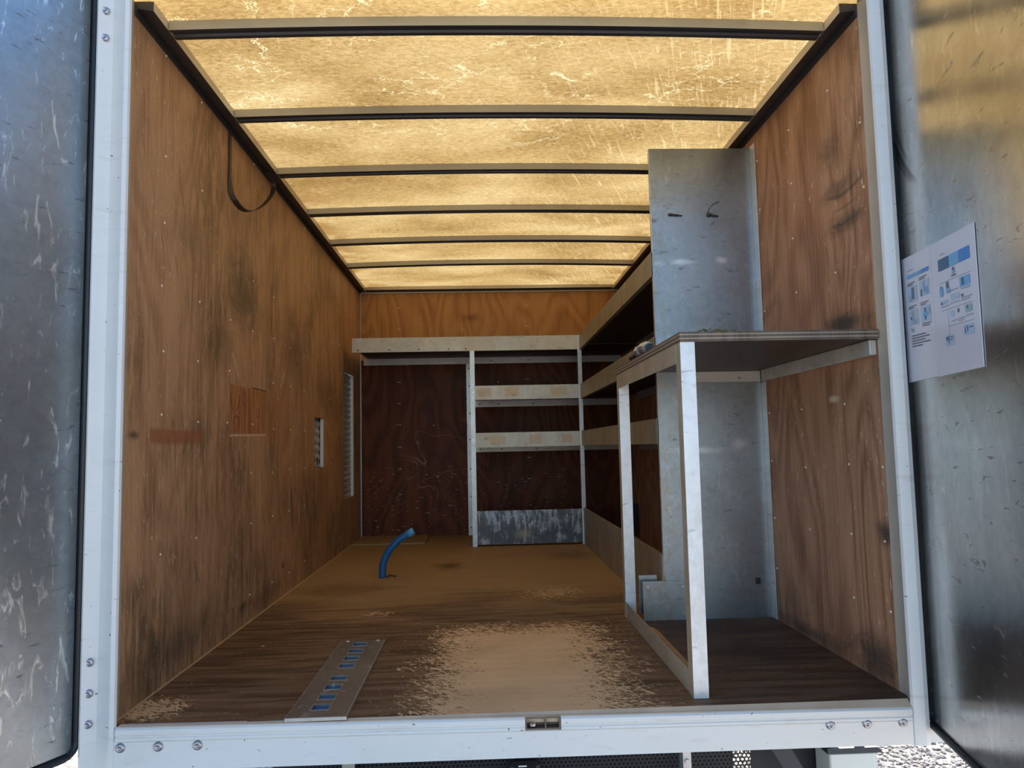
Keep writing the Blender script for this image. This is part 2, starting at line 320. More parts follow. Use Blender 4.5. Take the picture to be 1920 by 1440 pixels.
MT['fascia'] = galvanised('galvanised_fascia', 'xz', (0.54, 0.54, 0.50), 0.5, 0.45, 0.35, (0.20, 0.19, 0.18), 0.55, (0.42, 0.35, 0.25), 4.0, 0.15, extra=lip_marks)
MT['fascia_side'] = galvanised('tarnished_fascia', 'yz', (0.36, 0.32, 0.235), 0.5, 0.35, 0.25, (0.15, 0.12, 0.085), 0.75, (0.26, 0.20, 0.115), 6.0)
def kick_marks(g, u, v, c):
    a = g.noise(g.sv(u, v, 16, 11, 3), 1, 5, 0.7, 0.5); b = g.noise(g.sv(u, v, 34, 7, 5), 1, 4, 0.7, 0.3)
    hi = g.step(g.ma('MULTIPLY_ADD', v, 1.0, c=-0.02), 0.0, 0.25)
    k = g.ma('MULTIPLY', g.step(g.ma('ADD', g.ma('MULTIPLY', g.ma('ADD', a, b), 0.5), g.ma('MULTIPLY', hi, 0.07)), 0.50, 0.62), 0.75)
    c = g.mix(k, c, (0.42, 0.46, 0.52))
    return g.mix(g.ma('MULTIPLY', g.blob(u, v, 1.24, 0.08, 0.09, 0.05), 0.6), c, (0.36, 0.30, 0.22))
MT['kick'] = galvanised('scuffed_kick_board', 'xz', (0.085, 0.092, 0.11), 0.45, 0.5, 0.6, (0.03, 0.033, 0.045), 0.2, (0.20, 0.17, 0.13), 9.0, 0.0, extra=kick_marks)
MT['ledger'] = galvanised('galvanised_ledger', 'xz', (0.50, 0.50, 0.50), 0.42, 0.6, 0.3, seed=2.5)
MT['upright'] = galvanised('galvanised_upright', 'xz', (0.62, 0.65, 0.68), 0.42, 0.6, 0.4, (0.25, 0.25, 0.26), 0.15, seed=7.0)
MT['bench_leg'] = galvanised('bench_leg_metal', 'xz', (0.80, 0.80, 0.80), 0.42, 0.35, 0.5, (0.42, 0.40, 0.38), 0.25, (0.60, 0.54, 0.44), 8.0)
MT['bench_side'] = galvanised('tarnished_bench_side', 'yz', (0.52, 0.46, 0.35), 0.5, 0.3, 0.3, (0.25, 0.20, 0.14), 0.7, (0.40, 0.31, 0.19), 8.0)
MT['bench_edge'] = plywood('bench_plywood_edge', 'xz', (0.26, 0.20, 0.15), (0.19, 0.145, 0.11), (0.11, 0.08, 0.06), 2.2, 0.6, 0.4, chips=False)
MT['shelf_dark'] = plain('shelf_plywood_dark', (0.055, 0.038, 0.03), 0.55, 0, 0.3, 12)
MT['bench_film'] = plain('bench_film_brown', (0.040, 0.022, 0.015), 0.42, 0, 0.25, 6)
MT['cleat'] = galvanised('cleat_metal', 'yz', (0.62, 0.59, 0.53), 0.5, 0.3, 0.2, grime=0.4, seed=4.4)
MT['batten'] = plywood('raw_batten', 'xy', (0.58, 0.34, 0.13), (0.48, 0.26, 0.09), (0.34, 0.17, 0.06), 1.3, 0.6, 0.2, chips=False)
MT['rib'] = plain('mill_aluminium', (0.36, 0.345, 0.29), 0.42, 0.35, 0.12, 14)
MT['rail_shaded'] = plain('rail_underside_shaded', (0.045, 0.043, 0.045), 0.42, 0.2, 0.25, 20)  # shade on the undersides of bows and rails, painted near-black
MT['rail_face'] = plain('rail_inner_face', (0.55, 0.49, 0.40), 0.5, 0.2, 0.15, 10)
MT['white_x'] = white_paint('white_painted_sill', 'xz', 2.0)
MT['white_l'] = white_paint('white_painted_post', 'xz', 6.0)
MT['jamb'] = plain('jamb_primer', (0.50, 0.44, 0.35), 0.5, 0.1, 0.15, 12)
MT['threshold'] = plain('threshold_strip', (0.56, 0.42, 0.29), 0.55, 0.1, 0.35, 9)
MT['rubber'] = plain('black_rubber', (0.012, 0.013, 0.016), 0.45, 0, 0.3, 20)
MT['rivet'] = plain('steel_rivet', (0.42, 0.40, 0.42), 0.3, 0.9, 0.2, 60)
MT['screw'] = plain('zinc_screw', (0.75, 0.66, 0.54), 0.4, 0.4, 0.2, 80)
MT['vent'] = plain('corrugated_vent_grey', (0.40, 0.395, 0.38), 0.5, 0.2, 0.15, 20)
MT['vent_lit_edge'] = plain('vent_jamb_lit_white', (0.62, 0.60, 0.58), 0.5, 0.2, 0.1, 20)  # light falling on the far jamb, painted as a near-white strip
MT['hose'] = plain('blue_plastic_hose', (0.008, 0.11, 0.30), 0.38, 0, 0.35, 25)
MT['hose_end'] = plain('light_blue_hose_end', (0.10, 0.38, 0.68), 0.35, 0, 0.2, 40)
MT['plate'] = galvanised('worn_steel_plate', 'xy', (0.27, 0.245, 0.215), 0.42, 0.6, 0.4, (0.12, 0.10, 0.085), 0.4, (0.21, 0.17, 0.13), 3.3, 0.35)
MT['plate_edge'] = plain('bright_plate_edge', (0.52, 0.50, 0.47), 0.35, 0.7, 0.25, 60)
MT['sky_reflection'] = plain('sky_reflection_sheet', (0.012, 0.095, 0.26), 0.4, 0, 0.5, 35)  # sky reflection seen in the plate holes, painted as blue
MT['strap'] = plain('dark_strap', (0.035, 0.022, 0.018), 0.5, 0, 0.3, 30)
MT['paper'] = plain('laminated_paper', (0.66, 0.66, 0.72), 0.22, 0, 0.05, 8)
MT['ink_grey'] = plain('ink_grey', (0.13, 0.15, 0.22), 0.4)
MT['ink_light'] = plain('ink_pale_grey', (0.38, 0.42, 0.52), 0.4)
MT['ink_blue'] = plain('ink_blue', (0.035, 0.24, 0.62), 0.35)
MT['ink_mid'] = plain('ink_mid_blue', (0.16, 0.42, 0.72), 0.35)
MT['ink_navy'] = plain('ink_navy', (0.03, 0.12, 0.24), 0.35)
MT['ink_pale'] = plain('ink_pale_blue', (0.42, 0.55, 0.72), 0.35)
MT['ink_green'] = plain('ink_pale_green', (0.30, 0.48, 0.52), 0.35)
MT['ink_yellow'] = plain('ink_ochre', (0.55, 0.42, 0.18), 0.35)
MT['brass'] = plain('worn_valve_metal', (0.52, 0.54, 0.56), 0.3, 0.85, 0.3, 90)
MT['black'] = plain('black_plastic', (0.02, 0.021, 0.026), 0.4, 0, 0.3, 30)
MT['underbody'] = plain('dark_underbody_steel', (0.016, 0.018, 0.024), 0.5, 0.3, 0.4, 18)
MT['strut'] = plain('grey_blue_strut', (0.035, 0.042, 0.052), 0.5, 0.3, 0.2, 18)
MT['lightgrey'] = plain('light_grey_box', (0.62, 0.64, 0.60), 0.5, 0, 0.05, 6)
MT['moss'] = plain('dry_debris', (0.16, 0.15, 0.05), 0.9, 0, 0.5, 120)
MT['pocket'] = plain('rusty_lock_pocket', (0.16, 0.12, 0.085), 0.6, 0.3, 0.5, 50)
MT['dot'] = plain('white_dots', (0.75, 0.77, 0.8), 0.4)
def gravel_mat():
    g = G('gravel_stone'); oi = g.t.nodes.new('ShaderNodeTexCoord')
    n = g.noise(oi.outputs['Object'], 55, 2); n2 = g.noise(oi.outputs['Object'], 300, 2)
    c = g.ramp(n, [(0.32, (0.11, 0.095, 0.09)), (0.45, (0.30, 0.265, 0.24)), (0.58, (0.48, 0.43, 0.39)), (0.7, (0.62, 0.57, 0.52))])
    g.set(col=g.mix(g.ma('MULTIPLY', n2, 0.3), c, (0.3, 0.26, 0.24)), rough=0.8); return g.m
MT['gravel'] = gravel_mat()
def ground_mat():
    g = G('gravel_ground'); oi = g.t.nodes.new('ShaderNodeTexCoord')
    d = g.voro(oi.outputs['Object'], 42); n = g.noise(oi.outputs['Object'], 3, 4)
    c = g.ramp(d, [(0.1, (0.66, 0.58, 0.50)), (0.5, (0.52, 0.45, 0.39)), (0.75, (0.2, 0.17, 0.15))])
    g.set(col=g.mix(g.ma('MULTIPLY', n, 0.3), c, (0.5, 0.45, 0.4)), rough=0.9); g.bump(d, 0.6, 0.01); return g.m
MT['ground'] = ground_mat()

# ------------------------------------------------------------------ mesh helpers
def mesh_obj(name, bm, mat, parent=None, smooth=False):
    me = bpy.data.meshes.new(name)
    bmesh.ops.recalc_face_normals(bm, faces=bm.faces)
    bm.to_mesh(me); bm.free()
    for m in (mat if isinstance(mat, (list, tuple)) else [mat]): me.materials.append(MT[m] if isinstance(m, str) else m)
    if smooth:
        for p in me.polygons: p.use_smooth = True
    if smooth == 'angle':
        me.set_sharp_from_angle(angle=math.radians(32))
    o = bpy.data.objects.new(name, me); COL.objects.link(o)
    if parent is not None: o.parent = parent
    return o
def bx(bm, x0, x1, y0, y1, z0, z1, bev=0.0, mi=0):
    vs = [bm.verts.new((x, y, z)) for z in (z0, z1) for y in (y0, y1) for x in (x0, x1)]
    fs = [bm.faces.new([vs[i] for i in q]) for q in ((0, 2, 3, 1), (4, 5, 7, 6), (0, 1, 5, 4), (2, 6, 7, 3), (0, 4, 6, 2), (1, 3, 7, 5))]
    for f in fs: f.material_index = mi
    if bev > 0:
        es = list({e for f in fs for e in f.edges})
        bmesh.ops.bevel(bm, geom=es, offset=bev, segments=1, affect='EDGES', material=-1)
def box(name, dims, mat, parent=None, bev=0.0015):
    bm = bmesh.new(); bx(bm, *dims, bev=bev); return mesh_obj(name, bm, mat, parent)
def prism(bm, pts, axis, a, b, mi=0):
    """extrude a closed 2-D outline along an axis ('x': pts=(y,z), 'y': (x,z), 'z': (x,y))"""
    def P(p, t): return {'x': (t, p[0], p[1]), 'y': (p[0], t, p[1]), 'z': (p[0], p[1], t)}[axis]
    A = [bm.verts.new(P(p, a)) for p in pts]; B = [bm.verts.new(P(p, b)) for p in pts]; n = len(pts)
    fs = [bm.faces.new(A), bm.faces.new(B[::-1])]
    fs += [bm.faces.new((A[i], B[i], B[(i+1) % n], A[(i+1) % n])) for i in range(n)]
    for f in fs: f.material_index = mi
    return fs
def holed(bm, axis, t0, t1, us, vs_, holes, mi=0):
    """a slab between t0 and t1 along axis, gridded by us x vs_, leaving out cells in holes"""
    def P(u, v, t): return {'x': (t, u, v), 'y': (u, t, v), 'z': (u, v, t)}[axis]
    V = {}
    def vt(i, j, k):
        if (i, j, k) not in V: V[(i, j, k)] = bm.verts.new(P(us[i], vs_[j], (t0, t1)[k]))
        return V[(i, j, k)]
    nu, nv = len(us)-1, len(vs_)-1
    solid = lambda i, j: 0 <= i < nu and 0 <= j < nv and (i, j) not in holes
    for i in range(nu):
        for j in range(nv):
            if not solid(i, j): continue
            for k in (0, 1): bm.faces.new([vt(i, j, k), vt(i+1, j, k), vt(i+1, j+1, k), vt(i, j+1, k)]).material_index = mi
            for (di, dj, a, b) in ((-1, 0, (i, j), (i, j+1)), (1, 0, (i+1, j), (i+1, j+1)), (0, -1, (i, j), (i+1, j)), (0, 1, (i, j+1), (i+1, j+1))):
                if not solid(i+di, j+dj): bm.faces.new([vt(*a, 0), vt(*b, 0), vt(*b, 1), vt(*a, 1)]).material_index = mi
def tube(bm, pts, radii, seg=14, cap=True, mi=0):
    pts = [Vector(p) for p in pts]; rings = []
    n = None
    for i, p in enumerate(pts):
        t = (pts[min(i+1, len(pts)-1)] - pts[max(i-1, 0)]).normalized()
        if n is None: n = t.orthogonal().normalized()
        n = (n - t*n.dot(t)).normalized(); b = t.cross(n)
        r = radii[i] if isinstance(radii, (list, tuple)) else radii
        rings.append([bm.verts.new(p + (n*math.cos(2*math.pi*k/seg) + b*math.sin(2*math.pi*k/seg))*r) for k in range(seg)])
    for a, b in zip(rings, rings[1:]):
        for k in range(seg): bm.faces.new((a[k], a[(k+1) % seg], b[(k+1) % seg], b[k])).material_index = mi
    if cap:
        bm.faces.new(rings[0][::-1]).material_index = mi; bm.faces.new(rings[-1]).material_index = mi
def spline(pts, n):
    pts = [Vector(p) for p in pts]; P = [pts[0]*2-pts[1]] + pts + [pts[-1]*2-pts[-2]]; out = []
    for i in range(1, len(P)-2):
        for k in range(n):
            t = k/n; a, b, c, d = P[i-1], P[i], P[i+1], P[i+2]
            out.append(0.5*((2*b)+(c-a)*t+(2*a-5*b+4*c-d)*t*t+(3*b-a-3*c+d)*t**3))
    return out + [pts[-1]]
def thing(name, loc, label, cat, group=None):
    o = bpy.data.objects.new(name, None); COL.objects.link(o); o.empty_display_size = 0.05
    o['label'] = label; o['category'] = cat
    if group: o['group'] = group
    return o
def tag(o, label, cat, group=None, kind=None):
    o['label'] = label; o['category'] = cat
    if group: o['group'] = group
    if kind: o['kind'] = kind
    return o
def struct(o, label, cat):
    o['kind'] = 'structure'; o['label'] = label; o['category'] = cat; return o
def adopt(parent, ch): ch.parent = parent; return ch

W, L, H = 2.1, 3.93, 1.968
ROOF = 1.9775
def crown(x): return 0.0185*(1-((x-W/2)/(W/2))**2)

# ------------------------------------------------------------------ setting: ground outside
bm = bmesh.new(); s = 60
bm.faces.new([bm.verts.new(p) for p in ((-s, -s, -0.95), (s, -s, -0.95), (s, s, -0.95), (-s, s, -0.95))])
struct(mesh_obj('ground', bm, 'ground'), 'sunlit pale gravel yard around and under the truck', 'ground')

# ------------------------------------------------------------------ setting: floor
fl = box('floor', (0, W, -0.055, L, -0.05, -0.0125), 'shelf_dark', None, 0)
struct(fl, 'worn brown plywood load floor of the truck box', 'floor')
for (y0, y1) in ((-0.062, 1.248), (1.2495, L)):
    bm = bmesh.new(); bx(bm, 0, W, y0, y1, -0.0122, 0.0, 0.0); mesh_obj('floor_panel', bm, 'floor', fl)

# ------------------------------------------------------------------ setting: walls
bm = bmesh.new()
ys = [0.0, 2.30, 2.547, 3.21, 3.615, L]; zs = [-0.012, 0.345, 0.588, 0.884, 1.248, ROOF]
holed(bm, 'x', -0.014, 0.0, ys, zs, {(1, 2), (3, 1), (3, 2), (3, 3)})
wl = struct(mesh_obj('wall_left', bm, 'ply_left'), 'scuffed brown plywood wall on the left with two cut-out openings', 'wall')
bm = bmesh.new(); bx(bm, -0.045, -0.04, 0.0, L, -0.05, ROOF+0.02); mesh_obj('outer_skin', bm, 'white_l', wl)
bm = bmesh.new(); bx(bm, W, W+0.014, 0.0, L, -0.012, ROOF)
wr = struct(mesh_obj('wall_right', bm, 'ply_right'), 'reddish brown plywood wall on the right behind bench and shelves', 'wall')
bm = bmesh.new(); bx(bm, W+0.04, W+0.045, 0.0, L, -0.05, ROOF+0.02); mesh_obj('outer_skin', bm, 'white_l', wr)
wb = bmesh.new(); bx(wb, 0, W, L+0.02, L+0.04, -0.05, ROOF+0.04)
wb = struct(mesh_obj('wall_back', wb, 'shelf_dark'), 'plywood bulkhead at the far end, orange brown above, with shelf shade painted maroon below', 'wall')
box('wall_panel', (0, W, L, L+0.0195, 1.40, ROOF), 'ply_back', wb, 0)
box('wall_panel', (0, W, L, L+0.0195, -0.012, 1.399), 'ply_back_shaded', wb, 0)
box('corner_strip', (0.0005, 0.010, L-0.012, L-0.0005, 0.0, 1.945), 'ledger', wb, 0.001)
box('top_strip', (0.012, W-0.01, L-0.010, L-0.0005, 1.940, 1.952), 'rail_face', wb, 0.001)

# screws: one shared disc, placed on the regular fixing grid of the plywood
def screw_mesh():
    bm = bmesh.new(); bmesh.ops.create_cone(bm, cap_ends=True, segments=8, radius1=0.0045, radius2=0.0025, depth=0.003)
    me = bpy.data.meshes.new('screw'); bm.to_mesh(me); bm.free(); me.materials.append(MT['screw']); return me
SM = screw_mesh()
def screw(parent, loc, axis):
    o = bpy.data.objects.new('screw', SM); COL.objects.link(o); o.parent = parent
    o.location = loc; o.rotation_euler = {'+x': (0, math.pi/2, 0), '-x': (0, -math.pi/2, 0), '-y': (math.pi/2, 0, 0), '+z': (0, 0, 0)}[axis]
for y in (0.225, 0.522, 0.825, 1.115, 1.435, 1.74, 2.05, 2.74, 3.05):
    for z in (1.93, 1.615, 1.41, 1.21, 1.01, 0.80, 0.60, 0.40, 0.10):
        if random.random() < 0.5 or z in (1.21, 0.80): screw(wl, (0.0014, y+random.uniform(-.012, .012), z+random.uniform(-.01, .01)), '+x')
for y in (0.02, 0.218, 0.522, 0.825):
    for z in (1.93, 1.82, 1.617, 1.42, 1.21, 0.80, 0.605, 0.392, 0.20):
        if random.random() < 0.7 and not (z == 1.93 and y > .4): screw(wr, (W-0.0014, y+random.uniform(-.01, .01), z+random.uniform(-.01, .01)), '-x')
for x in (0.075, 0.30, 0.34, 0.49, 0.66, 0.83, 1.0, 1.16, 1.31, 1.36, 1.52): screw(wb, (x, L-0.0014, 1.925), '-y')
for (xs, zz) in (((0.30, 0.315), (1.82, 1.65, 1.22, 1.05, 0.88, 0.70, 0.53, 0.33)), ((1.33, 1.345), (1.83, 1.66, 1.23, 0.60, 0.43))):
    for z in zz:
        for x in xs: screw(wb, (x, L-0.0014, z), '-y')
for x in (0.565, 0.82, 1.07): screw(wb, (x, L-0.0014, 1.64), '-y')
for (x, z) in ((0.58, 0.87), (1.10, 1.21), (0.83, 0.41), (1.09, 0.41)): screw(wb, (x, L-0.0014, z), '-y')

# ------------------------------------------------------------------ setting: roof
bm = bmesh.new(); N = 24
def sheet(y0, y1):
    A = [bm.verts.new((-0.03+(W+0.06)*i/N, y0, ROOF+crown(-0.03+(W+0.06)*i/N))) for i in range(N+1)]
    B = [bm.verts.new((-0.03+(W+0.06)*i/N, y1, ROOF+crown(-0.03+(W+0.06)*i/N))) for i in range(N+1)]
    for i in range(N): bm.faces.new((A[i], A[i+1], B[i+1], B[i]))
sheet(-0.06, L+0.03)
roof = struct(mesh_obj('ceiling', bm, 'roof', None, True), 'glowing translucent amber roof sheet carried by aluminium bows', 'ceiling')
def rib(y1):
    """box-section roof bow: pale front web, grooved underside with its shade painted dark"""
    y0 = y1-0.056; bm = bmesh.new(); n = 20; rows = []
    for i in range(n+1):
        x = 0.056 + (W-0.112)*i/n; c = crown(x)-crown(0.056); zb = 1.949+c; zt = ROOF+crown(x)-0.001
        prof = [(y0, zt), (y0, zb), (y0+0.012, zb), (y0+0.016, zb+0.007), (y0+0.036, zb+0.007), (y0+0.040, zb), (y1, zb), (y1, zt)]
        rows.append([bm.verts.new((x, a, b)) for a, b in prof])
    for a, b in zip(rows, rows[1:]):
        for k in range(8):
            f = bm.faces.new((a[k], b[k], b[(k+1) % 8], a[(k+1) % 8])); f.material_index = 0 if k in (0, 6, 7) else 1
    bm.faces.new(rows[0]); bm.faces.new(rows[-1][::-1])
    return mesh_obj('roof_bow', bm, ['rib', 'rail_shaded'], roof)
for k in range(6): rib(0.1536+0.5923*k)
for sx in (0, 1):
    bm = bmesh.new(); f = (lambda x: x) if sx == 0 else (lambda x: W-x)
    out = [(f(0.0), ROOF), (f(0.0), 1.938), (f(0.005), 1.938), (f(0.007), 1.956), (f(0.054), 1.949), (f(0.054), ROOF)]
    fs = prism(bm, out, 'y', 0.0, L-0.0)
    for fc in fs:
        fc.material_index = 1 if all(abs(v.co.x-f(0.054)) < 1e-5 for v in fc.verts) else 0
    mesh_obj('side_rail', bm, ['rail_shaded', 'rail_face'], roof)
bm = bmesh.new(); fs = prism(bm, [(L-0.055, ROOF+0.010), (L-0.055, 1.962), (L-0.001, 1.953), (L-0.001, ROOF+0.010)], 'x', 0.055, W-0.055)
bm.normal_update()
for fc in fs: fc.material_index = 1 if abs(fc.normal.y) > 0.9 else 0
mesh_obj('end_rail', bm, ['rail_shaded', 'rail_face'], roof)
box('header_rail', (0.0, W, -0.09, -0.012, ROOF+0.024, ROOF+0.11), 'rib', roof, 0.004)

# ------------------------------------------------------------------ setting: rear frame posts and sill
def post(name, outline, jamb_i, z0, z1, label):
    bm = bmesh.new(); fs = prism(bm, outline, 'z', z0, z1); n = len(outline)
    for k in jamb_i: fs[2+k].material_index = 1
    o = mesh_obj(name, bm, ['white_l', 'jamb'], None, 'angle'); return struct(o, label, 'post')
lo = [(0.0, -0.001), (0.010, -0.03), (0.026, -0.066), (0.029, -0.076), (0.026, -0.083), (0.016, -0.086), (0.004, -0.079), (-0.010, -0.069), (-0.026, -0.064), (-0.040, -0.070), (-0.050, -0.081), (-0.056, -0.085), (-0.062, -0.080), (-0.066, -0.06), (-0.078, -0.02), (-0.08, -0.001)]
pl = post('trim_1', lo, (0, 1), -0.16, 2.1, 'white painted corner post between left door and plywood wall')
ro = [(W, -0.001), (W+0.002, -0.03), (W-0.009, -0.066), (W-0.013, -0.076), (W-0.010, -0.084), (W+0.004, -0.090), (W+0.016, -0.092), (W+0.030, -0.086), (W+0.037, -0.072), (W+0.042, -0.045), (W+0.046, -0.001)]
pr = post('trim_2', ro, (0, 1), -0.112, 2.1, 'white painted corner post beside the right door, rounded front')
bm = bmesh.new(); prism(bm, [(W+0.034, -0.035), (W+0.046, -0.075), (W+0.085, -0.112), (W-0.012, -0.112), (W-0.012, -0.035)], 'y', -0.07, -0.06); mesh_obj('gusset', bm, 'white_l', pr)
def rivet_mesh():
    bm = bmesh.new(); rings = []
    for r, h in ((0.0125, 0.0), (0.0125, 0.001), (0.0115, 0.004), (0.0085, 0.0065), (0.0045, 0.0075), (0.004, 0.0050), (0.0005, 0.0045)):
        rings.append([bm.verts.new((r*math.cos(2*math.pi*k/16), -h, r*math.sin(2*math.pi*k/16))) for k in range(16)])
    for a, b in zip(rings, rings[1:]):
        for k in range(16): bm.faces.new((a[k], a[(k+1) % 16], b[(k+1) % 16], b[k]))
    bmesh.ops.recalc_face_normals(bm, faces=bm.faces)
    me = bpy.data.meshes.new('rivet'); bm.to_mesh(me); bm.free(); me.materials.append(MT['rivet'])
    for p in me.polygons: p.use_smooth = True
    return me
RM = rivet_mesh()
def rivet(parent, x, y, z, s=1.0):
    o = bpy.data.objects.new('rivet', RM); COL.objects.link(o); o.parent = parent; o.location = (x, y, z); o.scale = (s, s, s)
for z in (1.905, 1.828, 0.164, 0.087, 0.011): rivet(pl, -0.043, -0.0725, z, 0.9)
# sill: rolled lip, groove, flat face; it hangs a little lower on the right
def dz(x): return 0.004-0.018*(x/W)
def dzb(x): return -0.1045-0.006*(x/W)
def sill_part(x0, x1, prof):
    bm = bmesh.new()
    A = [bm.verts.new((x0, y, (dz(x0)+z) if z > -0.08 else dzb(x0))) for y, z in prof]
    B = [bm.verts.new((x1, y, (dz(x1)+z) if z > -0.08 else dzb(x1))) for y, z in prof]; n = len(prof)
    bm.faces.new(A); bm.faces.new(B[::-1])
    for i in range(n): bm.faces.new((A[i], B[i], B[(i+1) % n], A[(i+1) % n]))
    return bm
face = [(-0.079, -0.0345), (-0.0815, -0.037), (-0.0815, -0.1), (-0.05, -0.1), (-0.05, -0.0345)]
sill = struct(mesh_obj('trim_3', sill_part(0.0215, W-0.0125, face), 'white_x'), 'white painted rear sill beam across the bottom of the opening', 'sill')
lip = [(-0.066, -0.001), (-0.082, -0.0015), (-0.087, -0.006), (-0.087, -0.018), (-0.083, -0.0215), (-0.083, -0.024), (-0.086, -0.027), (-0.086, -0.033), (-0.082, -0.0345), (-0.055, -0.0345), (-0.055, -0.001)]
mesh_obj('sill_lip', sill_part(0.0305, 1.066, lip), 'white_x', sill)
mesh_obj('sill_lip', sill_part(1.159, W-0.0145, lip), 'white_x', sill)
bm = bmesh.new(); holed(bm, 'y', -0.083, -0.058, [1.0665, 1.071, 1.117, 1.121, 1.154, 1.1585], [-0.0385, -0.0345, -0.011, -0.0065], {(1, 1), (3, 1)})
bx(bm, 1.0665, 1.1585, -0.0575, -0.055, -0.0385, -0.0065); mesh_obj('lock_pocket', bm, 'pocket', sill)
bm = bmesh.new(); tube(bm, [(1.086, -0.074, -0.030), (1.086, -0.074, -0.024)], 0.009, 12); mesh_obj('lock_pin', bm, 'rivet', sill)
mesh_obj('threshold_strip', sill_part(0.0315, W-0.0135, [(-0.0625, -0.0005), (-0.0625, 0.0), (-0.0652, -0.0008), (-0.0652, -0.02), (-0.0625, -0.02)]), 'threshold', sill)
bm = bmesh.new(); A = [bm.verts.new(p) for p in ((0.028, -0.0625, 0.0008), (W-0.012, -0.0625, 0.0008), (W-0.012, -0.080, dz(W)+0.0006), (0.028, -0.080, dz(0)+0.0006))]
bm.faces.new(A); r = bmesh.ops.extrude_face_region(bm, geom=list(bm.faces)); bmesh.ops.translate(bm, verts=[v for v in r['geom'] if isinstance(v, bmesh.types.BMVert)], vec=(0, 0, -0.002))
mesh_obj('threshold_strip', bm, 'threshold', sill)
for x in (0.043, 0.137, 0.235): rivet(sill, x, -0.0812, -0.046)
for x in (1.866, 1.964, 2.060): rivet(sill, x, -0.0812, -0.053)

# ------------------------------------------------------------------ setting: open rear doors
def door(name, hinge, ang, width, mat, label, sgn):
    """leaf built in its own frame: s along the leaf, n = thickness to the outside, z up"""
    d = Vector((math.cos(ang), math.sin(ang), 0)); n = Vector((-d.y, d.x, 0))*sgn; a = Vector((hinge[0], hinge[1], 0))
    def P(s, t, z): q = a + d*s + n*t; return (q.x, q.y, z)
    def bxl(bm, s0, s1, t0, t1, z0, z1, bev=0.0):
        vs = [bm.verts.new(P(s_, t, z)) for z in (z0, z1) for t in (t0, t1) for s_ in (s0, s1)]
        fs = [bm.faces.new([vs[i] for i in q]) for q in ((0, 2, 3, 1), (4, 5, 7, 6), (0, 1, 5, 4), (2, 6, 7, 3), (0, 4, 6, 2), (1, 3, 7, 5))]
        if bev: bmesh.ops.bevel(bm, geom=list({e for f in fs for e in f.edges}), offset=bev, segments=1, affect='EDGES')
    z0, z1 = -0.059, 2.03
    bm = bmesh.new(); bxl(bm, 0.0, width, 0.0, 0.028, z0, z1, 0.002)
    o = struct(mesh_obj(name, bm, mat), label, 'door')
    # rubber gasket: rounded-corner loop around the leaf edge, lipped towards the load side
    r = 0.022; loop = []
    for (cs, cz, a0) in ((0.0, z0, 180), (width, z0, 270), (width, z1, 0), (0.0, z1, 90)):
        ccs = cs + (r if cs == 0 else -r) ; ccz = cz + (r if cz == z0 else -r)
        for k in range(5):
            th = math.radians(a0 + 90*k/4); loop.append((ccs+math.cos(th)*r, ccz+math.sin(th)*r, math.cos(th), math.sin(th)))
    bm = bmesh.new(); prof = [(0.001, -0.0005), (0.001, -0.008), (0.005, -0.013), (0.013, -0.011), (0.019, -0.002), (0.020, 0.016), (0.001, 0.027)]
    rings = [[bm.verts.new(P(s_+cs*o_, t, z+cz*o_)) for o_, t in prof] for s_, z, cs, cz in loop]
    m = len(prof)
    for i in range(len(rings)):
        A, B = rings[i], rings[(i+1) % len(rings)]
        for k in range(m): bm.faces.new((A[k], B[k], B[(k+1) % m], A[(k+1) % m]))
    mesh_obj('gasket', bm, 'rubber', o)
    return o, P
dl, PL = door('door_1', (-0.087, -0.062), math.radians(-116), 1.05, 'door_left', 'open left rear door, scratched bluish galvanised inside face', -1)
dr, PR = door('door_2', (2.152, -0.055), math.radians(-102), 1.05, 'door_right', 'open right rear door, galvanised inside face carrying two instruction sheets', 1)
for z in (0.3, 1.0, 1.7):
    for (o, x) in ((dl, -0.104), (dr, 2.168)):
        bm = bmesh.new(); tube(bm, [(x, -0.028, z-0.05), (x, -0.028, z+0.05)], 0.008, 10); mesh_obj('hinge', bm, 'rivet', o)

# ------------------------------------------------------------------ vents behind the left wall cut-outs
def corrugated(name, y0, y1, z0, z1, pitch, label, group=None):
    t = thing(name, None, label, 'vent', 'ribbed vent panels in the left wall')
    n = int((z1-z0)/pitch); bm = bmesh.new(); prof = []
    for i in range(n):
        z = z0+pitch*i
        prof += [(-0.030, z), (-0.022, z+pitch*0.35), (-0.022, z+pitch*0.6), (-0.030, z+pitch*0.95)]
    A = [bm.verts.new((x, y0, z)) for x, z in prof]; B = [bm.verts.new((x, y1, z)) for x, z in prof]
    for i in range(len(prof)-1): bm.faces.new((A[i], B[i], B[i+1], A[i+1]))
    r = bmesh.ops.extrude_face_region(bm, geom=list(bm.faces)); bmesh.ops.translate(bm, verts=[v for v in r['geom'] if isinstance(v, bmesh.types.BMVert)], vec=(-0.002, 0, 0))
    mesh_obj('ribbed_panel', bm, 'vent', t); return t
v1 = corrugated('vent_panel', 2.29, 2.56, 0.575, 0.895, 0.05, 'small grey ribbed panel behind the short slot in the left wall')
box('lit_jamb_strip', (-0.0205, -0.001, 2.5375, 2.5455, 0.5895, 0.8825), 'vent_lit_edge', v1)  # added strip; its pale colour paints the lit side of the slot
bm = bmesh.new(); tube(bm, [(-0.022, 2.47, 0.60), (-0.019, 2.47, 0.645)], 0.004, 8); mesh_obj('catch', bm, 'black', v1)
v2 = corrugated('vent_panel', 3.20, 3.625, 0.33, 1.26, 0.042, 'tall grey ribbed panel behind the long slot by the bulkhead')
bm = bmesh.new(); bx(bm, -0.0205, -0.001, 3.600, 3.6135, 0.347, 1.2465); mesh_obj('lit_jamb_strip', bm, 'vent_lit_edge', v2)

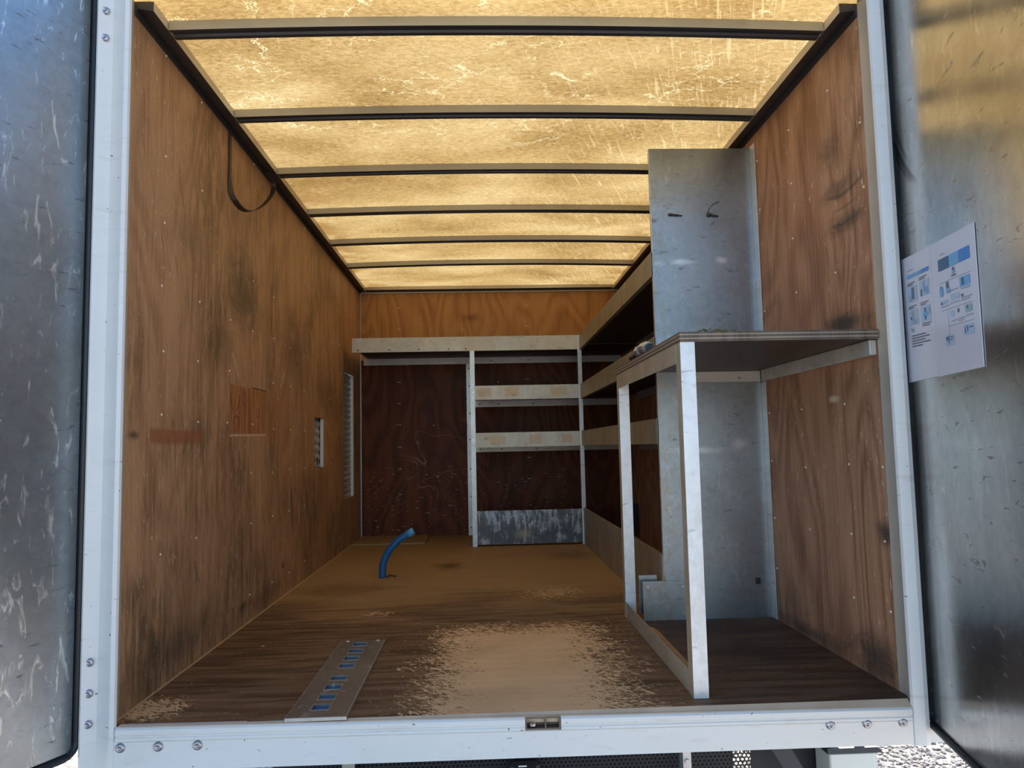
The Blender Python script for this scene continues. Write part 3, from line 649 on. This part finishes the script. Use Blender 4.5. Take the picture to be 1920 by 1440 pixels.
# ------------------------------------------------------------------ shelving along the bulkhead
YF, XF = 3.208, 1.667
rb = thing('shelf_rack', None, 'galvanised shelf rack across the far bulkhead with tarnished shelf lips', 'shelves', 'shelf racks in the truck')
def lipbar(x0, x1, z0, z1, mat='fascia'):
    bm = bmesh.new(); holed_out = [(YF, z1), (YF, z0), (YF+0.022, z0), (YF+0.022, z0+0.002), (YF+0.002, z0+0.002), (YF+0.002, z1-0.002), (YF+0.012, z1-0.002), (YF+0.012, z1)]
    prism(bm, holed_out, 'x', x0, x1); return mesh_obj('shelf_lip', bm, mat, rb)
toplip = lipbar(0.059, 1.655, 1.372, 1.474)
lipbar(0.9205, 1.655, 1.022, 1.122)
lipbar(0.9205, 1.655, 0.686, 0.789)
for (z, x0) in ((1.409, 0.061), (1.060, 0.925), (0.694, 0.925)):
    box('shelf_board', (x0, W-0.002, YF+0.0225, L-0.002, z, z+0.016), 'shelf_dark', rb)
ledg = []
for (z0, z1, x0) in ((1.357, 1.4085, 0.03), (1.008, 1.0595, 0.905), (0.650, 0.6935, 0.905)):
    bm = bmesh.new(); prism(bm, [(L-0.0215, z0), (L-0.0215, z1), (L-0.0235, z1), (L-0.0235, z0)], 'x', x0, W-0.002)
    bx(bm, x0, W-0.002, L-0.0215, L-0.001, z1-0.002, z1); ledg.append(mesh_obj('ledger', bm, 'ledger', rb))
def angle(name, x0, x1, y0, y1, z0, z1, mat, parent, t=0.0025):
    bm = bmesh.new(); prism(bm, [(x0, y0), (x1, y0), (x1, y0+t), (x0+t, y0+t), (x0+t, y1), (x0, y1)], 'z', z0, z1); return mesh_obj(name, bm, mat, parent)
up1 = angle('upright', 0.888, 0.920, YF-0.003, YF+0.03, 0.0, 1.3715, 'upright', rb)
up2 = angle('upright', 1.656, 1.684, YF-0.003, YF+0.028, 0.0, 1.474, 'upright', rb)
up3 = angle('upright', 0.846, 0.880, L-0.024, L-0.001, 0.0, 1.356, 'upright', rb)
for z in (1.32, 1.18, 0.96, 0.75, 0.52, 0.3, 0.06):
    bm = bmesh.new(); tube(bm, [(0.868, L-0.0242, z), (0.868, L-0.0262, z)], 0.006, 8); mesh_obj('bolt', bm, 'black', up3)
for (up, x, zz) in ((up1, 0.905, (1.075, 1.035, 0.74, 0.23, 0.03)), (up2, 1.67, (1.42, 1.07, 0.74))):
    for z in zz:
        bm = bmesh.new(); tube(bm, [(x, YF-0.0032, z), (x, YF-0.006, z)], 0.006, 8); mesh_obj('bolt', bm, 'rivet', up)
for x in (0.10, 0.32, 0.53, 0.74, 0.86):
    bm = bmesh.new(); tube(bm, [(x, YF-0.0002, 1.387), (x, YF-0.002, 1.387)], 0.0055, 8); mesh_obj('bolt', bm, 'black', toplip)
for ld, z, xs in ((ledg[0], 1.38, (1.05, 1.36)), (ledg[1], 1.03, (0.95, 1.1, 1.38)), (ledg[2], 0.67, (0.95, 1.12, 1.4))):
    for x in xs:
        bm = bmesh.new(); tube(bm, [(x, L-0.0237, z), (x, L-0.0258, z)], 0.006, 8); mesh_obj('bolt', bm, 'black', ld)
box('kick_board', (0.9205, 1.6555, YF, YF+0.003, 0.012, 0.245), 'kick', rb, 0.0008)

# shelving along the right wall
rs = thing('shelf_rack', None, 'shelf rack along the right wall between steel partition and bulkhead', 'shelves', 'shelf racks in the truck')
Y0 = 0.8985
def sidelip(z0, z1):
    bm = bmesh.new(); prism(bm, [(XF, z1), (XF, z0), (XF+0.022, z0), (XF+0.022, z0+0.002), (XF+0.002, z0+0.002), (XF+0.002, z1-0.002), (XF+0.012, z1-0.002), (XF+0.012, z1)], 'y', Y0, YF-0.0075)
    mesh_obj('shelf_lip', bm, 'fascia_side', rs)
for (z0, z1) in ((1.368, 1.468), (1.018, 1.120), (0.688, 0.790)): sidelip(z0, z1)
for z in (1.409, 1.060, 0.694):
    box('shelf_board', (XF+0.0225, W-0.002, Y0, YF-0.0075, z, z+0.016), 'shelf_dark', rs)
for (z0, z1) in ((1.357, 1.4085), (1.008, 1.0595), (0.650, 0.6935)):
    bm = bmesh.new(); bx(bm, W-0.0235, W-0.001, Y0, YF-0.0075, z0, z1); mesh_obj('ledger', bm, 'ledger', rs)
box('base_board', (XF, XF+0.015, Y0, YF-0.0075, 0.0005, 0.252), 'fascia_side', rs, 0.001)
box('back_sheet', (W-0.004, W-0.0008, 3.39, L-0.03, 0.012, 0.25), 'partition', rb, 0.0006)

# ------------------------------------------------------------------ steel partition
pt = thing('steel_partition', None, 'tall galvanised steel partition standing behind the workbench on the right wall', 'partition')
bm = bmesh.new(); prism(bm, [(1.676, 0.0008), (2.094, 0.0008), (2.094, 1.9), (1.676, 1.9)], 'y', 0.892, 0.8975); mesh_obj('sheet', bm, 'partition', pt)
box('wall_flange', (2.0945, 2.0990, 0.845, 0.8975, 0.0008, 1.905), 'upright', pt, 0.001)
box('edge_fold', (1.6725, 1.6757, 0.892, 0.912, 0.17, 1.9), 'upright', pt, 0.0006)
box('patch_plate', (1.585, 1.762, 0.8885, 0.8915, 0.0008, 0.153), 'partition', pt, 0.0005)
box('back_plate', (1.579, 1.652, 0.93, 0.933, 0.02, 0.170), 'partition', pt, 0.0005)
for (x, z) in ((1.745, 0.13), (1.745, 0.03), (1.605, 0.13), (1.695, 1.085)):
    bm = bmesh.new(); yy = 0.8884 if z < 0.2 else 0.8918
    tube(bm, [(x, yy, z), (x, yy-0.002, z)], 0.005, 8); mesh_obj('rivet', bm, 'black' if z > 1 else 'upright', pt)
box('label_plate', (2.035, 2.055, 0.8905, 0.8918, 0.13, 0.155), 'black', pt, 0.0003)
# two dark zip-tie ends poking through the sheet
zt = mesh_obj('cable_tie_stub', (lambda b: (tube(b, spline([(1.745, 0.8905, 1.622), (1.760, 0.886, 1.620), (1.785, 0.884, 1.617), (1.800, 0.885, 1.615)], 4), [0.006]*4+[0.004]*4+[0.0025]*5, 8), b)[1])(bmesh.new()), 'black')
tag(zt, 'short black cable tie stub on the left of the steel partition', 'cable tie', 'cable ties on the steel partition')
bm = bmesh.new()
tube(bm, spline([(1.905, 0.8905, 1.620), (1.915, 0.886, 1.619), (1.935, 0.884, 1.614), (1.95, 0.885, 1.612)], 4), [0.008]*5+[0.004]*4+[0.0025]*4, 8)
tube(bm, spline([(1.905, 0.887, 1.622), (1.912, 0.88, 1.642), (1.93, 0.878, 1.662), (1.955, 0.88, 1.672)], 4), 0.0013, 6)
tag(mesh_obj('cable_tie_stub', bm, 'black'), 'black cable tie with long curved tail on the steel partition', 'cable tie', 'cable ties on the steel partition')

# ------------------------------------------------------------------ workbench
wb_ = thing('workbench', None, 'workbench with thick plywood top on metal legs against the right wall', 'workbench')
bm = bmesh.new(); prism(bm, [(1.527, -0.012), (2.0975, -0.012), (2.0975, 0.843), (2.09, 0.843), (2.09, 0.888), (1.6685, 0.888), (1.6605, 1.005), (1.527, 1.005)], 'z', 0.974, 1.002)
bmesh.ops.bevel(bm, geom=list(bm.edges), offset=0.0015, segments=1, affect='EDGES'); bm.normal_update()
for fc in bm.faces: fc.material_index = 1 if abs(fc.normal.z) > 0.9 else 0
mesh_obj('tabletop', bm, ['bench_edge', 'bench_film'], wb_)
for k in range(5):   # veneer plies showing on the edges
    z = 0.9775+0.0055*k
    bm = bmesh.new(); bx(bm, 1.5262, 2.097, -0.0128, -0.0119, z-0.0007, z+0.0007); bx(bm, 1.5262, 1.5271, -0.012, 1.004, z-0.0007, z+0.0007)
    mesh_obj('ply_line', bm, 'threshold' if k % 2 else 'shelf_dark', wb_)
def leg(x0, x1, y0, y1, z1):
    bm = bmesh.new(); t = 0.0025
    f = prism(bm, [(x0, y0), (x1, y0), (x1, y0+t), (x0+t, y0+t), (x0+t, y1), (x0, y1)], 'z', 0.0006, z1)
    for k in (3, 4, 5): f[2+k].material_index = 1
    mesh_obj('leg', bm, ['bench_leg', 'bench_side'], wb_)
leg(1.5285, 1.570, -0.008, 0.040, 0.9735); leg(1.5285, 1.570, 0.955, 0.998, 0.9735)
box('apron', (1.5275, 1.5284, 0.0405, 0.9545, 0.917, 0.9735), 'bench_side', wb_, 0)
box('apron_board', (1.5315, 1.545, 0.0405, 0.9545, 0.925, 0.9735), 'shelf_dark', wb_, 0)
box('floor_rail', (1.5295, 1.5325, 0.041, 0.9545, 0.0006, 0.062), 'bench_side', wb_, 0.0008)
box('wall_cleat', (2.078, 2.0985, 0.004, 0.842, 0.929, 0.9735), 'cleat', wb_, 0.002)
box('rear_cleat', (1.80, 2.088, 0.873, 0.8905, 0.929, 0.9735), 'cleat', wb_, 0.002)
bm = bmesh.new(); tube(bm, [(2.0, 0.8728, 0.945), (2.0, 0.8700, 0.945)], 0.006, 8); mesh_obj('bolt', bm, 'rivet', wb_)

bm = bmesh.new(); prism(bm, [(1.5345, 0.045), (1.5755, 0.045), (1.5755, 0.60), (1.566, 0.645), (1.548, 0.660), (1.5345, 0.655)], 'z', 0.0006, 0.036)
bmesh.ops.bevel(bm, geom=list(bm.edges), offset=0.002, segments=1, affect='EDGES')
tag(mesh_obj('wooden_batten', bm, 'batten'), 'orange raw wood batten lying inside the bench floor rail', 'batten')

# valve on the bench edge
vt = thing('pipe_valve', None, 'small dull metal valve lying on the left edge of the bench', 'valve')
bm = bmesh.new(); tube(bm, [(1.553, 0.50, 1.026), (1.552, 0.508, 1.026), (1.548, 0.545, 1.026), (1.547, 0.553, 1.026)], [0.018, 0.0235, 0.0235, 0.018], 12); mesh_obj('body', bm, 'brass', vt)
bm = bmesh.new(); tube(bm, [(1.547, 0.553, 1.024), (1.545, 0.575, 1.024), (1.545, 0.576, 1.024), (1.542, 0.60, 1.024)], [0.012, 0.012, 0.0215, 0.0215], 8); mesh_obj('collar', bm, 'brass', vt)
bm = bmesh.new(); tube(bm, [(1.542, 0.60, 1.018), (1.537, 0.65, 1.0145), (1.534, 0.71, 1.0125)], [0.012, 0.010, 0.0095], 10); mesh_obj('threaded_tail', bm, 'black', vt)
bm = bmesh.new(); tube(bm, [(1.554, 0.478, 1.024), (1.553, 0.4995, 1.026)], [0.015, 0.015], 6); mesh_obj('nut', bm, 'black', vt)
# crumbs of dry moss on the bench front edge
bm = bmesh.new()
for k in range(70):
    x = random.gauss(1.648, 0.028) if k < 52 else random.gauss(1.735, 0.02); r = random.uniform(0.0018, 0.0045)
    p = Vector((x, random.uniform(0.0, 0.05), 1.0022+r*0.6+random.uniform(0, 0.008)*(k < 40)))
    mtx = Matrix.Translation(p) @ Matrix.Rotation(random.uniform(0, 6), 4, 'Z') @ Matrix.Diagonal((r*random.uniform(1, 2.6), r, r*0.8, 1))
    bmesh.ops.create_icosphere(bm, subdivisions=1, radius=1.0, matrix=mtx)
tag(mesh_obj('moss_crumbs', bm, 'moss'), 'dry mossy crumbs heaped on the bench top by the partition', 'debris', kind='stuff')

# ------------------------------------------------------------------ floor plate with eight square holes
fp = thing('slotted_plate', None, 'worn steel strip with eight square holes lying on the floor at the sill', 'metal plate')
xs = [0.452, 0.504, 0.549, 0.605]; ys = [-0.074]
hc = [0.002, 0.086, 0.171, 0.256, 0.383, 0.468, 0.554, 0.643]
for c in hc: ys += [c-0.022, c+0.022]
ys.append(0.698)
bm = bmesh.new(); holed(bm, 'z', 0.0022, 0.0095, xs, ys, {(1, 1+2*i) for i in range(8)})
plate = mesh_obj('plate', bm, 'plate', fp)
bm = bmesh.new()
for (x0, x1, y0, y1) in ((0.4505, 0.4523, -0.075, 0.699), (0.6047, 0.6085, -0.075, 0.699), (0.4505, 0.6085, -0.078, -0.0735)): bx(bm, x0, x1, y0, y1, 0.0008, 0.0101, 0.0006)
mesh_obj('worn_edge', bm, 'plate_edge', fp)
bm = bmesh.new(); bx(bm, 0.454, 0.603, -0.06, 0.697, 0.0005, 0.0020); mesh_obj('sky_reflection_sheet', bm, 'sky_reflection', fp)  # added sheet; its blue stands in for reflected sky
for c in hc:
    bm = bmesh.new(); holed(bm, 'z', 0.0096, 0.0101, [0.5015, 0.504, 0.549, 0.5515], [c-0.0245, c-0.022, c+0.022, c+0.0245], {(1, 1)}); mesh_obj('hole_rim', bm, 'plate_edge', plate)
for x in (0.475, 0.582):
    bm = bmesh.new(); tube(bm, [(x, 0.684, 0.0096), (x, 0.684, 0.0125)], [0.009, 0.005], 10); mesh_obj('bolt', bm, 'plate_edge', plate)

# ------------------------------------------------------------------ blue hose stub out of the floor
hs = thing('blue_hose', None, 'bent blue plastic hose stub rising out of the floor', 'hose')
hp = spline([(0.417, 2.059, 0.0004), (0.419, 2.059, 0.065), (0.448, 2.059, 0.135), (0.497, 2.059, 0.191), (0.555, 2.059, 0.227)], 6)
bm = bmesh.new(); tube(bm, hp, 0.0195, 16); mesh_obj('hose', bm, 'hose', hs, True)
e = hp[-1]; d_ = (hp[-1]-hp[-2]).normalized(); bm = bmesh.new()
tube(bm, [e, e+d_*0.03, e+d_*0.036, e+d_*0.036, e+d_*0.01], [0.0205, 0.0205, 0.019, 0.016, 0.016], 16); mesh_obj('cut_end', bm, 'hose_end', hs, True)
bm = bmesh.new(); tube(bm, spline([(0.442, 2.055, 0.003), (0.458, 2.05, 0.012), (0.475, 2.045, 0.010), (0.49, 2.05, 0.006)], 4), 0.004, 8)
tag(mesh_obj('wire_stub', bm, 'strap'), 'short dark wire end on the floor beside the blue hose', 'wire')

# plywood off-cut at the foot of the bulkhead
bm = bmesh.new(); bx(bm, 0.012, 0.54, 3.42, L-0.0135, 0.0006, 0.013, 0.001)
tag(mesh_obj('plywood_offcut', bm, 'floor'), 'flat plywood off-cut on the floor at the left foot of the bulkhead', 'board')

# ------------------------------------------------------------------ strap loop under the left roof rail
cp = spline([(0.006, 0.80, 1.937), (0.006, 0.80, 1.80), (0.010, 0.79, 1.715), (0.022, 0.80, 1.668), (0.030, 0.885, 1.655), (0.035, 1.005, 1.690), (0.035, 1.150, 1.763), (0.034, 1.275, 1.852), (0.032, 1.305, 1.905), (0.030, 1.262, 1.932), (0.028, 1.225, 1.9375)], 6)
bm = bmesh.new(); rows = []; n = len(cp)
for i, p in enumerate(cp):
    t = (cp[min(i+1, n-1)]-cp[max(i-1, 0)]).normalized(); k = min(1, max(0, (i/n-0.12)/0.25))
    wd = (Vector((0, 1, 0))*(1-k)+Vector((1, 0.0, 0.25))*k); wd = (wd-t*wd.dot(t)).normalized(); nn = t.cross(wd).normalized()
    hw, ht = 0.011, 0.0016
    rows.append([bm.verts.new(p+wd*a*hw+nn*b*ht) for a, b in ((-1, -1), (1, -1), (1, 1), (-1, 1))])
for a, b in zip(rows, rows[1:]):
    for k in range(4): bm.faces.new((a[k], b[k], b[(k+1) % 4], a[(k+1) % 4]))
bm.faces.new(rows[0]); bm.faces.new(rows[-1][::-1])
tag(mesh_obj('strap_loop', bm, 'strap'), 'dark strap hanging in a loop from the left roof rail', 'strap')

# ------------------------------------------------------------------ laminated instruction sheets on the right door
def sheet_print(parent, items, s0, z_of, b_of):
    """flat print: pale areas first, darker ink half a millimetre above"""
    for (a0, a1, b0, b1, mat) in items:
        T = -0.0032 if mat == 'ink_pale' else (-0.0040 if a1-a0 < 0.05 else -0.0036)
        b0, b1 = b_of(b0), b_of(b1); bm = bmesh.new()
        vs = [bm.verts.new(PR(s_, T, z)) for s_, z in ((s0+a0, z_of(a0)-b0), (s0+a1, z_of(a1)-b0), (s0+a1, z_of(a1)-b1), (s0+a0, z_of(a0)-b1))]
        bm.faces.new(vs); mesh_obj('print', bm, mat, parent)
def sheet_obj(s0, s1, zt0, zt1, zb, label):
    bm = bmesh.new(); q = []
    for t in (-0.0012, -0.0026): q.append([bm.verts.new(PR(s_, t, z)) for s_, z in ((s0, zb), (s1, zb), (s1, zt1), (s0, zt0))])
    bm.faces.new(q[0]); bm.faces.new(q[1][::-1])
    for i in range(4): bm.faces.new((q[0][i], q[1][i], q[1][(i+1) % 4], q[0][(i+1) % 4]))
    return tag(mesh_obj('instruction_sheet', bm, 'paper'), label, 'sheet', 'instruction sheets on the right door')
ZT = lambda a: 1.176-0.05*a
p1 = sheet_obj(0.006, 0.214, 1.187, 1.173, 0.843, 'laminated sheet with four drawings and a Tip text, nearer the post')
it = [(0.045, 0.085, 0.062, 0.065, 'ink_light'), (0.040, 0.095, 0.078, 0.090, 'ink_mid'), (0.100, 0.135, 0.078, 0.090, 'ink_mid'), (0.140, 0.195, 0.078, 0.090, 'ink_blue')]
for (c0, r0) in ((0.04, 0.105), (0.125, 0.100), (0.04, 0.180), (0.125, 0.180)):
    it += [(c0, c0+0.055, r0, r0+0.003, 'ink_grey'), (c0, c0+0.04, r0+0.006, r0+0.009, 'ink_grey'), (c0, c0+0.066, r0+0.013, r0+0.062, 'ink_pale')]
it += [(0.045, 0.062, 0.145, 0.165, 'ink_green'), (0.068, 0.085, 0.122, 0.160, 'ink_grey'), (0.148, 0.160, 0.116, 0.150, 'ink_light'), (0.132, 0.142, 0.140, 0.160, 'ink_grey'), (0.165, 0.182, 0.135, 0.158, 'ink_mid'),
       (0.055, 0.072, 0.196, 0.205, 'ink_yellow'), (0.062, 0.074, 0.206, 0.238, 'ink_light'), (0.050, 0.062, 0.215, 0.225, 'ink_grey'), (0.078, 0.090, 0.225, 0.240, 'ink_green'), (0.140, 0.170, 0.212, 0.225, 'ink_mid'), (0.150, 0.160, 0.200, 0.236, 'ink_navy'), (0.172, 0.186, 0.200, 0.222, 'ink_green'),
       (0.130, 0.190, 0.246, 0.249, 'ink_grey'), (0.130, 0.180, 0.252, 0.255, 'ink_grey')]
for k, w_ in enumerate((0.10, 0.125, 0.095, 0.13, 0.075)): it.append((0.048, 0.048+w_, 0.275+0.0085*k, 0.279+0.0085*k, 'ink_grey'))
sheet_print(p1, it, 0.006, ZT, lambda b: b*0.838-0.0244)
p2 = sheet_obj(0.217, 0.468, 1.173, 1.160, 0.841, 'laminated flow-chart sheet with three blue header boxes')
it = [(0.060, 0.085, 0.032, 0.035, 'ink_light'), (0.045, 0.108, 0.048, 0.086, 'ink_navy'), (0.110, 0.165, 0.048, 0.086, 'ink_mid'), (0.167, 0.222, 0.048, 0.086, 'ink_blue')]
it += [(0.055, 0.098, 0.058, 0.062, 'ink_pale'), (0.055, 0.095, 0.070, 0.074, 'ink_pale'), (0.178, 0.212, 0.058, 0.062, 'ink_pale'), (0.178, 0.205, 0.068, 0.072, 'ink_pale')]
it += [(0.045, 0.222, 0.126, 0.1275, 'ink_light'), (0.045, 0.222, 0.216, 0.2175, 'ink_light'), (0.085, 0.222, 0.271, 0.2725, 'ink_light'), (0.085, 0.0865, 0.217, 0.300, 'ink_light')]
for (a0, b0, w_, h, m) in ((0.125, 0.092, 0.012, 0.009, 'ink_grey'), (0.122, 0.103, 0.018, 0.008, 'ink_mid'), (0.118, 0.115, 0.026, 0.004, 'ink_grey'), (0.045, 0.142, 0.020, 0.028, 'ink_mid'), (0.050, 0.138, 0.010, 0.010, 'ink_navy'), (0.085, 0.130, 0.014, 0.020, 'ink_grey'), (0.085, 0.150, 0.020, 0.016, 'ink_mid'), (0.160, 0.133, 0.055, 0.030, 'ink_mid'), (0.172, 0.136, 0.012, 0.022, 'ink_navy'), (0.100, 0.160, 0.05, 0.0035, 'ink_light'), (0.165, 0.167, 0.05, 0.0035, 'ink_light'),
                        (0.045, 0.185, 0.045, 0.012, 'ink_pale'), (0.105, 0.175, 0.050, 0.018, 'ink_pale'), (0.048, 0.190, 0.008, 0.008, 'ink_navy'), (0.045, 0.203, 0.05, 0.0035, 'ink_light'), (0.105, 0.200, 0.05, 0.0035, 'ink_light'), (0.165, 0.195, 0.055, 0.0035, 'ink_light'), (0.165, 0.202, 0.045, 0.0035, 'ink_light'), (0.165, 0.185, 0.010, 0.008, 'ink_grey'),
                        (0.098, 0.225, 0.022, 0.020, 'ink_pale'), (0.140, 0.225, 0.008, 0.012, 'ink_grey'), (0.180, 0.222, 0.035, 0.022, 'ink_green'), (0.190, 0.224, 0.008, 0.012, 'ink_grey'), (0.100, 0.257, 0.035, 0.003, 'ink_light'), (0.140, 0.255, 0.04, 0.003, 'ink_light'), (0.185, 0.253, 0.035, 0.003, 'ink_light'), (0.140, 0.262, 0.032, 0.003, 'ink_light'),
                        (0.060, 0.300, 0.05, 0.034, 'ink_pale'), (0.066, 0.305, 0.008, 0.012, 'ink_grey'), (0.078, 0.303, 0.004, 0.024, 'ink_navy'), (0.088, 0.306, 0.018, 0.003, 'ink_grey'), (0.088, 0.314, 0.016, 0.003, 'ink_grey'), (0.165, 0.282, 0.055, 0.030, 'ink_pale'), (0.172, 0.288, 0.004, 0.02, 'ink_grey'), (0.185, 0.285, 0.004, 0.018, 'ink_navy'), (0.196, 0.290, 0.02, 0.003, 'ink_grey')):
    it.append((a0, a0+w_, b0, b0+h, m))
sheet_print(p2, it, 0.217, lambda a: 1.170-0.04*a, lambda b: 0.0585+(b-0.067)*0.746)
fc = bpy.data.curves.new('tip_text', 'FONT'); fc.body = 'Tip!'; fc.size = 0.016
tmp = bpy.data.objects.new('tmp', fc); COL.objects.link(tmp)
dg = bpy.context.evaluated_depsgraph_get(); tm = bpy.data.meshes.new_from_object(tmp.evaluated_get(dg)); bpy.data.objects.remove(tmp)
for v in tm.vertices: v.co = Vector(PR(0.052+v.co.x, -0.0036, 0.976+v.co.y))
tm.materials.clear(); tm.materials.append(MT['ink_grey'])
o = bpy.data.objects.new('tip_lettering', tm); COL.objects.link(o); o.parent = p1

# ------------------------------------------------------------------ under the sill
pg = thing('perforated_panel', None, 'dark perforated metal panel under the truck floor', 'panel')
pit = 0.0135; r = 0.0046; V, F = [], []
x0, x1, z0, z1, yp = 0.30, 1.80, -0.42, -0.19, 0.35
nz_ = int((z1-z0)/(pit*0.866)); nx_ = int((x1-x0)/pit)
for j in range(nz_):
    zc = z0+(j+.5)*pit*0.866
    for i in range(nx_):
        xc = x0+(i+.5)*pit+(pit/2 if j % 2 else 0); b = len(V)
        hx, hz = pit/2, pit*0.433
        sq = [(-hx, -hz), (0, -hz), (hx, -hz), (hx, 0), (hx, hz), (0, hz), (-hx, hz), (-hx, 0)]
        V += [(xc+a, yp, zc+c) for a, c in sq]
        V += [(xc+r*math.cos(t), yp, zc+r*math.sin(t)) for t in [math.radians(225+45*k) for k in range(8)]]
        F += [(b+k, b+(k+1) % 8, b+8+(k+1) % 8, b+8+k) for k in range(8)]
me = bpy.data.meshes.new('grille'); me.from_pydata(V, [], F); me.materials.append(MT['underbody'])
o = bpy.data.objects.new('grille', me); COL.objects.link(o); o.parent = pg
box('backing', (0.30, 1.748, 0.37, 0.374, -0.62, -0.19), 'underbody', pg, 0)
box('backing', (1.806, 2.08, 0.37, 0.374, -0.62, -0.19), 'underbody', pg, 0)
box('top_rail', (0.20, 2.0, 0.33, 0.40, -0.19, -0.10), 'underbody', pg, 0.002)
cb = thing('control_box', None, 'black box with white dots hanging under the middle of the sill', 'control box')
bm = bmesh.new(); bx(bm, 1.035, 1.125, 0.27, 0.349, -0.40, -0.262, 0.012); housing = mesh_obj('housing', bm, 'black', cb)
bm = bmesh.new(); holed(bm, 'y', 0.264, 0.2695, [1.046, 1.052, 1.108, 1.114], [-0.39, -0.384, -0.281, -0.276], {(1, 1)}); mesh_obj('frame', bm, 'strut', cb)
for (x, z) in ((1.058, -0.286), (1.067, -0.285), (1.0625, -0.295), (1.058, -0.306), (1.094, -0.285), (1.103, -0.285), (1.0985, -0.294), (1.094, -0.304), (1.103, -0.304), (1.040, -0.30), (1.121, -0.29)):
    bm = bmesh.new(); tube(bm, [(x, 0.2697, z), (x, 0.266, z)], 0.0032, 8); mesh_obj('dot', bm, 'dot', housing)
bm = bmesh.new(); bx(bm, 1.060, 1.085, 0.268, 0.2695, -0.2735, -0.2695); mesh_obj('maker_mark', bm, 'dot', housing)
for (x0, x1, lab, m) in ((0.530, 0.568, 'grey metal hanger bracket under the left half of the sill', 'rib'), (1.565, 1.590, 'pale metal hanger bracket with bolts under the right half of the sill', 'upright')):
    t = thing('hanger_bracket', None, lab, 'bracket', 'hanger brackets under the sill')
    angle('strip', x0, x1, 0.28, 0.329, -0.55, -0.11, m, t)
    for z in (-0.28, -0.31):
        bm = bmesh.new(); tube(bm, [(x0+0.012, 0.2798, z), (x0+0.012, 0.273, z)], 0.008, 6); mesh_obj('bolt', bm, 'rivet', t)
bm = bmesh.new(); prism(bm, [(1.775, -0.16), (1.835, -0.16), (1.955, -0.36), (1.895, -0.36)], 'y', 0.215, 0.24)
tag(mesh_obj('diagonal_strut', bm, 'strut'), 'grey diagonal strut under the right end of the sill', 'strut')
lb = thing('storage_box', None, 'light grey box hung under the right end of the truck', 'box')
bm = bmesh.new(); bx(bm, 2.008, 2.148, 0.25, 0.355, -0.62, -0.262, 0.004); mesh_obj('body', bm, 'lightgrey', lb)
bm = bmesh.new(); bx(bm, 2.150, 2.166, 0.27, 0.35, -0.62, -0.272, 0.002); mesh_obj('side_panel', bm, 'lightgrey', lb)
bm = bmesh.new(); prism(bm, [(2.000, -0.2615), (2.172, -0.2615), (2.155, -0.245), (2.000, -0.245)], 'y', 0.245, 0.36); mesh_obj('lid', bm, 'strut', lb)
for x in (2.02, 2.12):
    bm = bmesh.new(); bx(bm, x, x+0.02, 0.30, 0.33, -0.2445, -0.051); mesh_obj('hanger', bm, 'strut', lb)
ch = thing('chassis_rail', None, 'dark chassis rail running under the truck floor', 'chassis')
for x in (0.62, 1.42): box('rail', (x, x+0.07, 0.42, L, -0.25, -0.051), 'underbody', ch, 0.002)
for y in (0.42, 1.6, 2.8): box('cross_member', (0.05, 1.9, y, y+0.06, -0.12, -0.0505), 'underbody', ch, 0.001)

# ------------------------------------------------------------------ gravel stones where the photo sees the ground
rng = np.random.default_rng(3); n = 11000
t = bmesh.new(); bmesh.ops.create_icosphere(t, subdivisions=1, radius=1.0); t.verts.ensure_lookup_table()
bv = np.array([v.co for v in t.verts]); bf = np.array([[v.index for v in f.verts] for f in t.faces]); t.free()
c = np.c_[rng.uniform(1.9, 4.6, n), rng.uniform(0.7, 3.1, n), np.zeros(n)]
rad = rng.uniform(0.007, 0.017, n); c[:, 2] = -0.95+rad*0.35
th = rng.uniform(0, 2*np.pi, n); st = np.c_[rng.uniform(0.9, 1.6, n), rng.uniform(0.7, 1.1, n), rng.uniform(0.5, 0.8, n)]
v = bv[None]*(st*rad[:, None])[:, None, :]*(1+rng.uniform(-0.15, 0.15, (n, len(bv), 1)))
x = v[..., 0]*np.cos(th)[:, None]-v[..., 1]*np.sin(th)[:, None]; y = v[..., 0]*np.sin(th)[:, None]+v[..., 1]*np.cos(th)[:, None]
v = np.stack([x, y, v[..., 2]], -1)+c[:, None, :]
f = bf[None]+(np.arange(n)*len(bv))[:, None, None]
me = bpy.data.meshes.new('gravel'); me.from_pydata(v.reshape(-1, 3).tolist(), [], f.reshape(-1, 3).tolist()); me.materials.append(MT['gravel'])
o = bpy.data.objects.new('gravel', me); COL.objects.link(o)
tag(o, 'loose pale gravel stones in sunlight beside the truck', 'gravel', kind='stuff')
